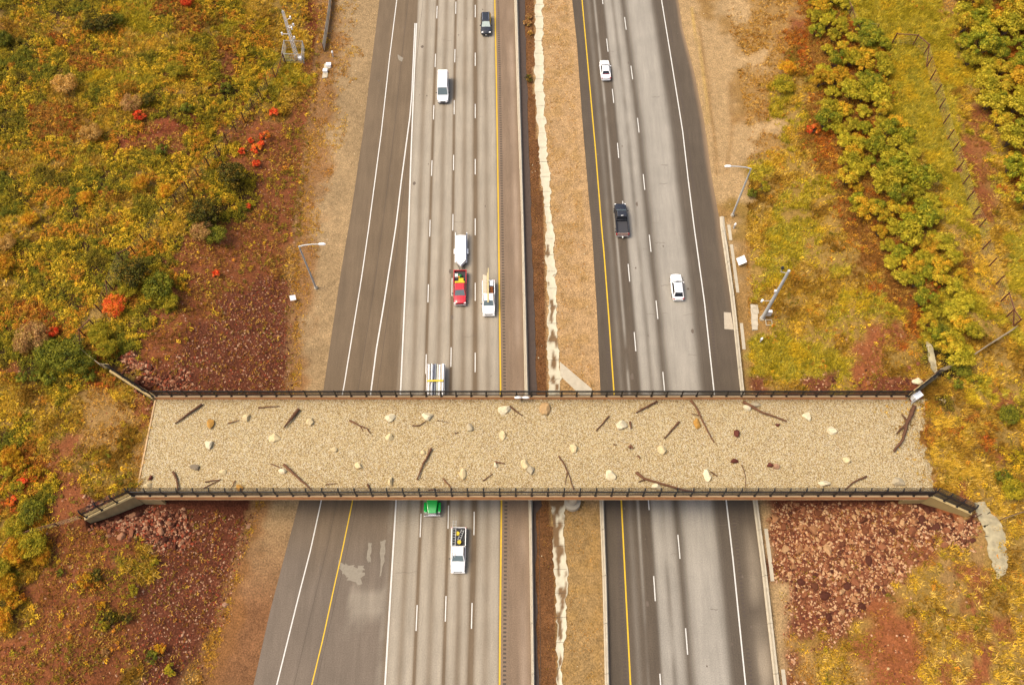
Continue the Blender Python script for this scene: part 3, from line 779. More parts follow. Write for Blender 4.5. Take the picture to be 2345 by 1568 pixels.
# ------------------------------------------------------------------ vehicles
def paint(name, c, rough=.25): return mat(name, col=c, rough=rough, spec=.5, coat=.6, noise=[(2,.95,1.04,3,U)])
P_white = paint('white_car_paint', (.80,.80,.79)); P_black = paint('black_car_paint', (.012,.013,.017)); P_red = paint('red_car_paint', (.42,.012,.02))
P_green = paint('green_truck_paint', (.01,.42,.06)); M_glass = mat('car_glass', col=(.10,.13,.13), rough=.08, spec=.8, coat=.5); M_glassd = mat('dark_car_glass', col=(.015,.017,.02), rough=.08, spec=.7)
M_tyre = mat('tyre_rubber', col=(.02,.02,.02), rough=.85); M_rim = mat('wheel_rim', col=(.45,.45,.46), rough=.35, metal=.7)
M_lamp = mat('headlamp', col=(.75,.75,.72), rough=.15); M_tail = mat('tail_lamp', col=(.5,.01,.015), rough=.25); M_trim = mat('black_trim', col=(.02,.02,.022), rough=.6)
M_chrome = mat('chrome', col=(.6,.6,.62), rough=.2, metal=.9); M_plate = mat('number_plate', col=(.7,.68,.62), rough=.5)
def body(W, st, mtl, root, name='body', zb=.32, smooth=True):
    """st: list of (y, half width, belt height, shoulder inset)"""
    v=[]; f=[]
    for (y,w,zt,ins) in st:
        ring=[(-w*.96,zb),(-w,zb+.12),(-w,zt-.22),(-w+.03,zt-.10),(-w+ins,zt-.015),(-w*.45,zt+.03),(0,zt+.045),(w*.45,zt+.03),(w-ins,zt-.015),(w-.03,zt-.10),(w,zt-.22),(w,zb+.12),(w*.96,zb)]
        v += [(x,y,z) for x,z in ring]
    k=13
    for i in range(len(st)-1):
        for j in range(k):
            a=i*k+j; b=i*k+(j+1)%k; f.append((a,b,b+k,a+k))
    f.append(tuple(range(k))); f.append(tuple((len(st)-1)*k+j for j in range(k))[::-1])
    return MB().add(v,f).build(name, mtl, root, smooth=smooth and False)
def quad_pt(q, s, t):
    a,b,c,d=[Vector(p) for p in q]; return (a*(1-s)+b*s)*(1-t)+(d*(1-s)+c*s)*t
def pane(q, m, root, name, s0=.06, s1=.94, t0=.10, t1=.92, off=.012):
    P=[quad_pt(q,s,t) for s,t in ((s0,t0),(s1,t0),(s1,t1),(s0,t1))]
    n=(P[1]-P[0]).cross(P[3]-P[0]).normalized(); P=[p+n*off for p in P]; Q=[p-n*.03 for p in P]
    return MB().add([tuple(p) for p in P+Q],[(0,1,2,3),(7,6,5,4),(0,4,5,1),(1,5,6,2),(2,6,7,3),(3,7,4,0)]).build(name, m, root)
def cabin(root, mtl, yb0, yb1, wb, yt0, yt1, wt, zb, zt, gw=None, gr=None, gs=None, crown=.05, rear=True, sides=True, name='cabin', wind_t=(.06,.95)):
    """rear edge yb0/yt0, front edge yb1/yt1 (front is +y)"""
    gw = gw or M_glass; gr = gr or M_glassd; gs = gs or M_glassd
    B=[(-wb,yb0,zb),(wb,yb0,zb),(wb,yb1,zb),(-wb,yb1,zb)]; T=[(-wt,yt0,zt),(wt,yt0,zt),(wt,yt1,zt),(-wt,yt1,zt)]
    i=.12; T2=[(-wt+i,yt0+i,zt+crown),(wt-i,yt0+i,zt+crown),(wt-i,yt1-i,zt+crown),(-wt+i,yt1-i,zt+crown)]
    fs=[]
    for a in (0,4):
        for k in range(4): fs.append((a+k,a+(k+1)%4,a+4+(k+1)%4,a+4+k))
    fs.append((8,9,10,11)); fs.append((3,2,1,0))
    MB().add(B+T+T2,fs).build(name, mtl, root)
    pane((B[2],B[3],T[3],T[2]), gw, root, 'windshield', .05,.95,*wind_t)
    if rear: pane((B[0],B[1],T[1],T[0]), gr, root, 'rear_window', .08,.92,.12,.9)
    if sides:
        pane((B[1],B[2],T[2],T[1]), gs, root, 'side_window', .08,.92,.15,.9)
        pane((B[3],B[0],T[0],T[3]), gs, root, 'side_window', .08,.92,.15,.9)
def wheel(root, x, y, r=.37, w=.24, rim=True):
    o = MB().tube([(x-w/2,y,r),(x-w/2+.03,y,r),(x+w/2-.03,y,r),(x+w/2,y,r)],[r*.9,r,r,r*.9],16).build('wheel', M_tyre, root)
    sx = 1 if x>0 else -1
    if rim: MB().tube([(x+sx*(w/2-.02),y,r),(x+sx*(w/2+.012),y,r)],[r*.58,r*.5],12).build('rim', M_rim, o)
    return o
def bx(root, name, m, *a, bev=.02): return MB().box(*a).build(name, m, root, bevel=bev)
def place(root, px, pyf, L, away, name=None):
    """front (or tail) lower edge seen at py; heading"""
    X, Y = at_z(px, pyf, .5); root.location = (float(X), float(Y)+L/2, 0)
    return root
def heading(root, f, away):
    y = root.location.y; dx = float(f(y+3)-f(y-3))/6; a = -math.atan(dx)
    root.rotation_euler = (0,0,a if away else a+math.pi)
def mirrors(root, x, y, z, m):
    for s in (-1,1): bx(root,'mirror',m, min(s*x,s*(x+.2)),max(s*x,s*(x+.2)), y-.06,y+.06, z,z+.18)
def vehicle(name, lab, cat): r = empty(name); tag(r, lab, cat); return r
# white passenger van
L=6.0; v=vehicle('van','white high-roof passenger van with dark grille, behind the red pickup truck in the left carriageway','van')
body(1.02,[(-3.0,.94,1.25,.1),(-2.9,1.0,1.3,.08),(1.2,1.02,1.3,.08),(2.2,1.0,1.22,.12),(2.75,.93,1.02,.18),(3.0,.74,.80,.2)],P_white,v)
cabin(v,P_white,-2.98,2.05,.99,-2.85,1.15,.86,1.22,2.35,gs=M_glassd,sides=False,crown=.13)
for s in (-1,1):
    q=((s*.985,-2.6,1.25),(s*.985,1.9,1.25),(s*.87,1.1,2.3),(s*.87,-2.6,2.3))
    if s<0: q=(q[1],q[0],q[3],q[2])
    pane(q,M_glassd,v,'side_window',.05,.95,.3,.8)
bx(v,'grille',M_trim,-.42,.42,2.86,3.03,.52,.76); bx(v,'bumper',M_trim,-.9,.9,2.75,3.0,.3,.48)
for s in (-1,1): bx(v,'headlight',M_lamp,s*.78-.14,s*.78+.14,2.62,2.86,.78,1.0); bx(v,'tail_light',M_tail,s*.93-.05,s*.93+.05,-3.03,-2.9,1.0,1.6)
for x,y in ((-.92,1.9),(.92,1.9),(-.92,-1.9),(.92,-1.9)): wheel(v,x,y)
mirrors(v,1.02,1.45,1.2,M_trim); place(v,1013.5,235,L,0); heading(v,L2,False)
# black suv
L=5.0; v=vehicle('suv','black SUV with silver roof rails and headlamps, in the lane beside the yellow line','car')
body(.98,[(-2.5,.86,1.05,.12),(-2.3,.95,1.1,.08),(1.0,.97,1.08,.08),(2.0,.95,1.0,.12),(2.35,.86,.92,.16),(2.5,.66,.80,.16)],P_black,v)
cabin(v,P_black,-2.4,1.15,.9,-2.0,.35,.7,1.05,1.72,gw=mat('bright_windscreen',col=(.36,.42,.38),rough=.12,spec=.7))
for s in (-1,1):
    MB().tube([(s*.58,-1.8,1.80),(s*.58,.15,1.80)],.035,6).build('roof_rail', M_chrome, v)
    bx(v,'headlight',M_lamp,s*.7-.16,s*.7+.16,2.2,2.44,.86,.96); bx(v,'tail_light',M_tail,s*.82-.08,s*.82+.08,-2.53,-2.4,.8,1.05)
bx(v,'grille',M_trim,-.4,.4,2.46,2.56,.5,.78); bx(v,'number_plate',M_plate,-.17,.17,2.57,2.6,.42,.58)
for x,y in ((-.88,1.5),(.88,1.5),(-.88,-1.55),(.88,-1.55)): wheel(v,x,y,.38)
mirrors(v,.93,.75,1.0,P_black); place(v,1112.5,80,L,0); heading(v,LY,False)
# white sedan heading away
def sedan(lab, L, px, py, f, hatch, name):
    v=vehicle(name, lab, 'car'); h=L/2
    body(.93,[(-h,.72,.86,.14),(-h+.18,.86,.94,.12),(-h+1.0,.92,.97,.1),(0,.93,.95,.08),(h-1.2,.92,.90,.1),(h-.4,.86,.80,.14),(h,.6,.62,.14)],P_white,v)
    if hatch: cabin(v,P_white,-h+.25,h-1.35,.84,-h+.85,h-2.1,.62,.92,1.58,gw=M_glass,wind_t=(.08,.9))
    else: cabin(v,P_white,-h+.75,h-1.2,.80,-h+1.35,h-2.0,.58,.90,1.40,gw=M_glassd)
    for s in (-1,1):
        bx(v,'tail_light',M_tail,s*.68-.16,s*.68+.16,-h+.02,-h+.2,.72,.9); bx(v,'headlight',M_lamp,s*.62-.15,s*.62+.15,h-.38,h-.14,.62,.76)
    bx(v,'number_plate',M_plate,-.2,.2,-h-.03,-h+.05,.6,.74); bx(v,'bumper',P_white,-.75,.75,-h-.05,-h+.2,.34,.56)
    for x,y in ((-.82,h-.95),(.82,h-.95),(-.82,-h+.9),(.82,-h+.9)): wheel(v,x,y,.34,.22)
    mirrors(v,.88,h-1.75,.92,P_white)
    if hatch:
        bx(v,'roof_panel',M_glassd,-.33,.33,.28,.46,1.615,1.645,bev=0); bx(v,'spoiler',M_trim,-.56,.56,-h+.62,-h+.82,1.42,1.50)
    else: bx(v,'brake_light',M_tail,-.5,.5,-h+.78,-h+.86,.985,1.01,bev=0)
    place(v,px,py,L,1); heading(v,f,True); return v
sedan('small white sedan heading away beside the yellow line of the right carriageway',4.5,1387,183,R1,False,'sedan')
sedan('white crossover car with a dark roof slot, in the outer lane of the right carriageway',4.6,1553,687,R2,True,'crossover')
# pickups
def pickup(lab, L, px, py, f, away, P, bedcol, front=None, rack=False, w=1.0, tail=None, roofribs=False, cx=0):
    v=vehicle('pickup_truck', lab, 'pickup truck'); h=L/2; yc=h-3.35   # rear of the cab
    body(w,[(yc-.02,w-.03,1.15,.06),(yc+.1,w,1.18,.06),(h-1.6,w,1.16,.08),(h-.5,w-.04,1.1,.12),(h-.12,w-.1,1.0,.16),(h,w-.28,.82,.16)],P,v)
    cabin(v,P,yc+.02,h-1.25,w-.1,yc+.22,h-2.0,w-.27,1.12,1.82,gw=M_glass,wind_t=(.06,.92))
    # bed
    z0,z1=.55,1.18; b=MB()
    bx(v,'bed_floor',bedcol,-w+.12,w-.12,-h+.08,yc-.04,.74,.80,bev=0)
    for s in (-1,1): bx(v,'bed_side',P,min(s*w,s*(w-.1)),max(s*w,s*(w-.1)),-h+.02,yc-.03,.45,1.2,bev=.025)
    bx(v,'tailgate',tail or P,-w+.11,w-.11,-h,-h+.07,.5,1.18,bev=.015)
    bx(v,'rear_bumper',M_chrome,-w+.05,w-.05,-h-.16,-h-.01,.42,.58); bx(v,'front_bumper',front or P,-w+.08,w-.08,h-.08,h+.1,.38,.62)
    bx(v,'grille',M_trim,-.55,.55,h-.04,h+.03,.63,.86)
    for s in (-1,1):
        bx(v,'headlight',M_lamp,s*(w-.24)-.13,s*(w-.24)+.13,h-.22,h-.02,.8,.98); bx(v,'tail_light',M_tail,s*(w-.05)-.09,s*(w-.05)+.07,-h-.03,-h+.14,.72,1.16)
    bx(v,'number_plate',M_plate,-.17,.17,-h-.19,-h-.165,.44,.57)
    for x,y in ((-w+.1,h-1.0),(w-.1,h-1.0),(-w+.1,-h+1.15),(w-.1,-h+1.15)): wheel(v,x,y,.40,.27)
    mirrors(v,w+.0,h-1.65,1.15,M_trim)
    place(v,px,py,L,away); heading(v,f,away); return v, h, yc
def local_thing(name, lab, cat, v, group=None):   # a load at the vehicle's place: its own top-level thing
    e = empty(name, v.location, v.rotation_euler.z); tag(e, lab, cat, group); return e
LR = lambda y: (L2(y)+L3(y))/2
v,h,yc = pickup('red crew pickup truck with a silver bumper, pulling a white trailer', 5.9, 1052.5, 698, LR, False, P_red, M_trim, front=M_chrome)
for k in range(5): bx(v,'roof_rib',P_red,-.5+k*.25-.03,-.5+k*.25+.03,yc+.35,h-2.15,1.865,1.89,bev=0)
M_yel=mat('yellow_plastic',col=alb(255,220,30),rough=.5); M_grn=mat('green_plastic',col=alb(40,150,80),rough=.5); M_whp=mat('white_plastic',col=alb(245,245,240),rough=.5)
t=local_thing('storage_tote','yellow tote and lid across the bed of the red pickup truck','container',v); bx(t,'tub',M_yel,-.55,.2,yc-1.0,yc-.45,.82,1.32,bev=.04); bx(t,'lid',M_yel,-.75,.78,yc-.43,yc-.1,1.05,1.38,bev=.04)
t=local_thing('cargo_bag','green and orange bag at the rear of the red pickup truck bed','bag',v); MB().tube([(-.25,yc-1.6,1.05),(0,yc-1.45,1.15),(.25,yc-1.2,1.05)],[.2,.36,.22],10).build('bag_body',M_grn,t,smooth=True); bx(t,'strap',mat('orange_strap',col=alb(240,140,30),rough=.6),.02,.3,yc-1.3,yc-1.05,1.3,1.42)
t=bx(None,'cooler',M_whp,-.25,.25,-.3,.3,0,.55,bev=.05); t.location=v.matrix_basis@Vector((.55,yc-1.5,.82)); t.rotation_euler=v.rotation_euler; tag(t,'white cooler in the rear corner of the red pickup bed','cooler')
# white trailer
tr=vehicle('utility_trailer','white box trailer with a pointed nose and open tail ramps, hitched behind the red pickup','trailer')
tw=.92
MB().add([(-tw*.86,-2.9,.55),(tw*.86,-2.9,.55),(tw*.86,1.7,.55),(0,2.55,.55),(-tw*.86,1.7,.55),(-tw*.86,-2.9,1.35),(tw*.86,-2.9,1.35),(tw*.86,1.7,1.4),(0,2.6,1.25),(-tw*.86,1.7,1.4),(0,-2.9,1.46),(0,1.6,1.5)],
 [(0,1,2,3,4),(5,9,11,10),(10,11,7,6),(9,8,11),(11,8,7),(0,4,9,5),(1,6,7,2),(4,3,8,9),(3,2,7,8),(0,5,10,6,1)]).build('box', M_white, tr)
for s in (-1,1):
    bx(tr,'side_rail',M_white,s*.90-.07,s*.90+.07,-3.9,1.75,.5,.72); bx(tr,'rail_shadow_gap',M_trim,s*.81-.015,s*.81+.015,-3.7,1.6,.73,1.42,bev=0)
    bx(tr,'fender',M_white,s*1.06-.1,s*1.06+.1,-.75,.15,.62,.70); wheel(tr,s*1.04,-.3,.33,.18)
    bx(tr,'tail_light',M_tail,s*.8-.06,s*.8+.06,-2.95,-2.9,.8,.95)
MB().tube([(-.6,1.8,.5),(0,3.4,.48)],.05,6).build('drawbar',M_trim,tr); MB().tube([(.6,1.8,.5),(0,3.4,.48)],.05,6).build('drawbar',M_trim,tr)
tr.location = (v.location.x-.02, v.location.y+5.9/2+3.45, 0); heading(tr, LR, False)
# white pickup with lumber
LR2=lambda y:(L3(y)+LY(y))/2
v,h,yc=pickup('white pickup truck carrying long lumber over its cab, nearest the yellow line', 5.9, 1118.5, 722, LR2, False, P_white, M_trim)
M_lum=mat('fresh_lumber',col=alb(250,232,204),rough=.8,noise=[(3,.85,1.1,4,(6,.3,1))]); M_lumd=mat('brown_lumber',col=alb(168,92,36),rough=.8,noise=[(3,.7,1.2,4,(6,.3,1))])
t=local_thing('lumber_stack','stack of pale lumber standing out of the bed of the white pickup','lumber',v)
for k in range(3): bx(t,'board',M_lum,.28+k*.20,.46+k*.20,-h-.75-.1*k,yc-.1,.9,1.30-.03*k,bev=.01)
t=local_thing('lumber_plank','long yellow plank laid over the roof of the white pickup','lumber',v)
for k in range(2): bx(t,'board',mat('yellow_lumber',col=alb(246,226,164),rough=.8),-.06+k*.14,.06+k*.14,-h-1.7+.9*k,h-1.5,1.92,2.0,bev=.01)
t=local_thing('wooden_crate','brown slatted crates at the cab end of the lumber truck bed','crate',v)
for k in range(3): bx(t,'slat',M_lumd,-.72,-.2,yc-.45-k*.42,yc-.12-k*.42,.82,1.2,bev=.02)
bx(t,'panel',M_white,-.75,-.2,-h+.1,yc-1.5,1.1,1.2)
# white pickup with ladders, below the overpass
v,h,yc=pickup('white pickup truck with ladders and yellow buckets, in front of the green truck', 5.9, 1048.5, 1310, lambda y:(L2(y)+L3(y))/2, False, P_white, M_trim)
def ladder(lab, v, x0,y0,x1,y1,z0,z1,w,n):
    t=local_thing('ladder', lab, 'ladder', v); d=Vector((x1-x0,y1-y0,z1-z0)); sd=Vector((-d.y,d.x,0)).normalized()*w/2
    a=Vector((x0,y0,z0)); c=Vector((x1,y1,z1))
    for s in (-1,1): MB().tube([tuple(a+sd*s),tuple(c+sd*s)],.04,4).build('rail',M_galv,t)
    for k in range(n): p=a.lerp(c,(k+.5)/n); MB().tube([tuple(p-sd),tuple(p+sd)],.028,5).build('rung',M_galv,t)
ladder('long ladder over the bed and cab of the white pickup', v, .58,-h-.9,.58,h-1.7,1.3,2.0,.42,14)
ladder('short ladder lying slantwise in the pickup bed', v, -.55,-h+.35,-.05,yc-.75,1.1,1.2,.34,5)
for k,(x,y,l) in enumerate(((.12,-h+.9,'yellow bucket at the tail of the ladder truck bed'),(-.12,yc-.5,'yellow bucket against the cab of the ladder truck'))):
    t=local_thing('bucket',l,'bucket',v); MB().tube([(x,y,.82),(x,y,1.35)],[.2,.26],16).build('pail',M_yel,t); MB().tube([(x,y,1.35),(x,y,1.40)],[.28,.27],16).build('lid',M_yel,t)
# black pickup heading away
v,h,yc=pickup('black pickup truck with red tail lamps and a lowered pale tailgate', 6.0, 1425, 540, lambda y:(RY(y)+R1(y))/2+1.45, True, P_black, mat('bed_liner',col=(.03,.03,.035),rough=.7), tail=mat('dusty_tailgate',col=alb(216,178,160),rough=.6), w=1.02)
X_,Y_=at_z(1425,538,.6); v.location.x=float(X_)
for s in (-1,1): bx(v,'cab_light',M_lamp,s*.11-.05,s*.11+.05,yc+.26,yc+.42,1.875,1.9,bev=0)
bx(v,'hitch',M_plate,-.09,.09,-h-.4,-h-.17,.42,.55)
# green semi truck with a flatbed
YF_=float(at_z(987,1179,.9)[1]); LT=22.6
s_=vehicle('semi_truck','green semi truck with a flatbed trailer, its hood just emerging from below the overpass','truck')
sx=float(at_z(987,1165,1.2)[0]); s_.location=(sx+.0,YF_+LT/2,0); hh=LT/2
MB().add([(-.62,hh-.15,.75),(.62,hh-.15,.75),(.80,hh-2.3,.75),(-.80,hh-2.3,.75),(-.55,hh-.12,1.55),(.55,hh-.12,1.55),(.80,hh-2.3,1.95),(-.80,hh-2.3,1.95)],[(0,3,2,1),(4,5,6,7),(0,1,5,4),(1,2,6,5),(2,3,7,6),(3,0,4,7)]).build('hood',P_green,s_,bevel=.08)
for q in (-1,1):
    bx(s_,'fender',P_green,q*.95-.22,q*.95+.22,hh-1.75,hh-.35,.75,1.18,bev=.12); wheel(s_,q*.98,hh-1.0,.52,.3)
    bx(s_,'headlight',M_lamp,q*.9-.14,q*.9+.14,hh-.38,hh-.28,.85,1.05); mirrors(s_,1.22,hh-2.6,1.9,M_trim) if q>0 else None
    MB().cyl(q*1.12,hh-4.5,1.2,3.6,.09).build('exhaust_stack',M_chrome,s_); bx(s_,'fuel_tank',M_chrome,q*1.0-.25,q*1.0+.25,hh-5.0,hh-3.6,.45,.95,bev=.1)
bx(s_,'bumper',M_chrome,-1.15,1.15,hh-.15,hh+.08,.42,.80,bev=.05); bx(s_,'grille',M_chrome,-.5,.5,hh-.14,hh-.02,.8,1.5)
cabin(s_,P_green,hh-4.0,hh-2.3,1.1,hh-4.0,hh-2.75,1.0,1.6,2.75,rear=False)
bx(s_,'sleeper',P_green,-1.15,1.15,hh-5.6,hh-4.02,1.1,3.1,bev=.12); bx(s_,'chassis',M_trim,-.42,.42,-hh+.5,hh-.6,.62,.85)
bx(s_,'flatbed',mat('trailer_deck',col=alb(120,104,88),rough=.8),-1.28,1.28,-hh,hh-6.6,1.25,1.42,bev=.02)
for q in (-1,1): bx(s_,'side_rub_rail',M_white,min(q*1.28,q*1.34),max(q*1.28,q*1.34),-hh,hh-6.6,1.2,1.42,bev=.01)
for y in (-hh+1.2,-hh+2.5,hh-5.4,hh-6.6):
    for q in (-1,1): wheel(s_,q*.98,y,.5,.5)
bx(s_,'rear_bumper',M_white,-1.2,1.2,-hh-.06,-hh,.5,.65)
heading(s_, L1, False)
t=local_thing('steel_load','bundles of white, grey and brown steel sections on the green truck trailer','cargo',s_)
xs=-1.18; cols=[(M_white,.26),(mat('cream_steel',col=alb(246,236,214),rough=.5),.24),(M_white,.2),(mat('brown_steel',col=alb(170,112,84),rough=.6),.08),(mat('pale_green_steel',col=alb(228,232,214),rough=.5),.26),(mat('dark_steel',col=alb(60,44,44),rough=.5),.08),(mat('blue_grey_steel',col=alb(150,158,174),rough=.5),.26),(MATS['dark_steel'],.06),(MATS['blue_grey_steel'],.22),(M_white,.2),(MATS['dark_steel'],.05),(MATS['cream_steel'],.1),(MATS['dark_steel'],.05),(M_white,.2)]
tot=sum(c[1] for c in cols); k_=2.3/tot
for i,(m,w_) in enumerate(cols):
    w_*=k_; bx(t,'beam',m,xs,xs+w_-.02,-hh+.15+(i%3)*.12,hh-7.4-(i%2)*.5,1.43,1.75+.12*((i*7)%3),bev=.012); xs+=w_
for y in (-hh+3.0,-hh+7.6,-hh+11): bx(t,'strap',M_yel,-1.2,1.2,y-.14,y+.14,2.0,2.02,bev=0)
# ------------------------------------------------------------------ roadside equipment
def street_lamp(lab, reg, base, arm, lamp_len, hgt):
    p=gv(reg,*base); r=empty('street_lamp',p); tag(r,lab,'street lamp')
    MB().cyl(0,0,-.3,.35,.30,.28).build('base',M_conc,r); MB().tube([(0,0,.3),(0,0,hgt)],[.17,.11],10).build('pole',M_galv,r)
    s=1 if arm>0 else -1
    MB().tube([(0,0,hgt),(s*abs(arm)*.3,0,hgt+.35),(s*abs(arm)*.65,0,hgt+.55),(arm,0,hgt+.6)],[.10,.09,.08,.07],8).build('arm',M_galv,r)
    o=MB().tube([(arm-s*.1,0,hgt+.6),(arm+s*.1,0,hgt+.62),(arm+s*.75,0,hgt+.62),(arm+s*.95,0,hgt+.6)],[.08,.18,.19,.09],10).build('lamp_head',M_white,r)
    return r
street_lamp('white street lamp on the tan verge left of the ramp, arm reaching towards the road',4,(2168,432),3.0,1,12.0)
street_lamp('white street lamp on the dirt verge right of the road, arm reaching towards the road',3,(340,1478),-3.2,1,12.2)
def cctv():
    p=gv(6,545,640); r=empty('camera_pole',p); tag(r,'tall grey tapered camera pole with cabinet beside a concrete pad','pole')
    MB().cyl(0,0,-.3,.3,.42).build('base',M_conc,r); MB().tube([(0,0,.2),(0,0,14.0)],[.30,.19],12).build('pole',M_galv,r)
    MB().tube([(0,0,14.0),(0,0,14.15)],[.22,.18],12).build('cap',M_galv,r)
    a=MB().tube([(0,0,13.4),(-.95,.2,13.5),(-1.0,.2,14.3)],.06,6).build('camera_arm',M_galv,r); MB().tube([(-1.0,.2,14.3),(-1.0,.2,14.45),(-1.0,.2,14.8)],[.18,.24,.14],10).build('camera_dome',M_trim,a)
    MB().tube([(0,0,5.6),(-1.5,0,5.6)],.05,6).build('side_arm',M_galv,r); MB().cyl(-1.5,0,5.4,5.85,.17).build('sensor',M_white,r); MB().cyl(-.32,.05,8.2,8.6,.15).build('junction_box',M_white,r)
    bx(r,'cabinet',M_white,.45,1.15,.15,.6,.6,1.75,bev=.03)
cctv()
def pad(lab, reg, pts, th=.14, m=M_conc, name='concrete_pad'):
    P=[gv(reg,*q) for q in pts]; z=max(p.z for p in P); c=P[0]; o=MB().prism([(p.x-c.x,p.y-c.y) for p in P],-1.0,th).build(name,m,None); o.location=(c.x,c.y,z); tag(o,lab,'concrete pad'); return o,z
pad('pale concrete pad with two openings at the foot of the camera pole',6,[(462,548),(515,548),(512,720),(475,722)])
for (x,y,l) in ((495,590,'square soil-filled hatch frame on the upper pad end'),(490,672,'square hatch frame on the lower pad end'),(588,672,'weedy square hatch frame by the camera pole')):
    p=gv(6,x,y); b=MB(); 
    for (a0,a1,b0,b1) in ((-.5,.5,-.5,-.42),(-.5,.5,.42,.5),(-.5,-.42,-.42,.42),(.42,.5,-.42,.42)): b.box(a0,a1,b0,b1,0,.1)
    o=b.build('hatch_frame',M_conc); o.location=p+Vector((0,0,.22)); tag(o,l,'hatch')
pad('pale L-shaped concrete pad on the left verge below the mesh tower',1,[(2225,440),(2272,440),(2268,470),(2250,475),(2245,535),(2208,540)])
for (reg,x,y,sz,l) in ((1,2255,455,.45,'white utility box at the upper end of the left verge pad'),(1,2232,495,.4,'small white box in the middle of the left verge pad')):
    p=gv(reg,x,y); o=bx(None,'utility_box',M_white,-sz,sz,-sz*.8,sz*.8,0,.6,bev=.04); o.location=p; tag(o,l,'box')
def sign(lab, reg, x, y, w, h, hgt, rx, rz, name='road_sign'):
    p=gv(reg,x,y); r=empty(name,p); tag(r,lab,'sign')
    MB().tube([(0,0,-.2),(0,0,hgt)],.05,6).build('post',M_galv,r)
    o=MB().box(-w/2,w/2,-.02,.02,-h/2,h/2).build('panel',M_white,r,bevel=.008); o.location=(0,-.08,hgt); o.rotation_euler=(rx,0,rz); return r
sign('large blank white panel tilted in the dry grass behind the outer barrier',6,392,262,1.5,1.2,1.1,R(-62),R(25),'roadside_sign')
sign('small white box sign beside the left red slope, near the left lamp',4,2018,515,.9,.8,1.0,R(-45),R(12),'marker_sign')
for (reg,x,y,l) in ((1,2285,390,'slim white marker post on the upper left verge'),(6,530,800,'white valve post below the camera pole pad'),(6,350,20,'white marker just behind the barrier start')):
    p=gv(reg,x,y); r=empty('marker_post',p); tag(r,l,'post'); MB().tube([(0,0,-.1),(0,0,1.2)],[.12,.1],8).build('shaft',M_galv,r); MB().tube([(0,0,1.0),(0,0,1.35)],[.2,.12],8).build('cap',M_white,r)
# twin white device on the far parapet
p=(float(at_z(1195,914,PT)[0]),YF+.0,PT); r=empty('twin_sensor',p); tag(r,'two white paddle-shaped sensors on a black stalk at the middle of the far parapet','sensor')
MB().tube([(0,-.3,-.6),(0,-.3,.6)],.07,6).build('stalk',M_black,r)
for s in (-1,1): o=MB().tube([(s*.05,-.3,.62),(s*.35,-.3,.7),(s*.75,-.3,.66),(s*1.0,-.3,.58)],[.10,.19,.19,.10],10).build('paddle',M_white,r)
# cabinet at the upper right wing
p=Vector((*[float(c) for c in at_z(2100,906,8.6)],DZ)); r=empty('control_cabinet',p,R(30)); tag(r,'pale grey control cabinet on a post at the upper right corner of the overpass','cabinet')
MB().tube([(-.7,-.2,-.1),(-.7,-.2,1.5)],.06,6).build('post',M_galv,r); bx(r,'housing',M_white,-.55,.75,-.4,.4,.2,1.3,bev=.03); MB().tube([(-1.0,-.5,.1),(-.4,-.1,1.2)],.05,6).build('strut',M_galv,r)
# lattice mast with its fenced yard
def mast():
    p=gv(1,2035,400); r=empty('lattice_mast',p); tag(r,'white lattice radio mast with antenna arms inside a small fenced yard','mast'); Hh=10.8
    def wd(z): return .42-.02*z
    for a in range(3):
        t=a*2*math.pi/3; MB().tube([(wd(0)*math.cos(t),wd(0)*math.sin(t),-.1),(wd(Hh)*math.cos(t),wd(Hh)*math.sin(t),Hh)],.045,5).build('leg',M_white,r)
    b=MB(); n=16
    for k in range(n):
        z0=Hh*k/n; z1=Hh*(k+1)/n
        for a in range(3):
            t0=a*2*math.pi/3; t1=(a+1)*2*math.pi/3
            b.tube([(wd(z0)*math.cos(t0),wd(z0)*math.sin(t0),z0),(wd(z1)*math.cos(t1),wd(z1)*math.sin(t1),z1)],.028,4,False)
    b.build('lattice',M_white,r)
    for (z,dx,dy) in ((7.4,1.1,.2),(7.4,.9,-.6),(5.6,-1.3,0),(4.2,.5,.5),(8.6,.8,.6)):
        o=MB().tube([(0,0,z),(dx,dy,z+.15)],.045,5).build('antenna_arm',M_white,r); MB().tube([(dx,dy,z-.15),(dx,dy,z+.4)],.14,8).build('antenna',M_white,o)
    M_link=mat('chain_link',col=alb(214,214,206),rough=.5)
    q=gv(1,1950,430),gv(1,2085,435),gv(1,2090,345),gv(1,1965,340)
    f=wire_fence('grey chain-link yard fence round the lattice mast',[*q,q[0]],2.2,[(0,1,.97,.97),(1,2,.97,.97),(2,3,.97,.97),(3,0,.97,.97)],postm=M_galv,r=.06,wm=M_link,wr=.022)
    f.name='chain_link_fence'
    o=bx(None,'equipment_box',M_white,-.3,.3,-.3,.3,0,.7,bev=.03); o.location=gv(1,2060,412); tag(o,'white equipment box inside the fenced mast yard','box')
mast()
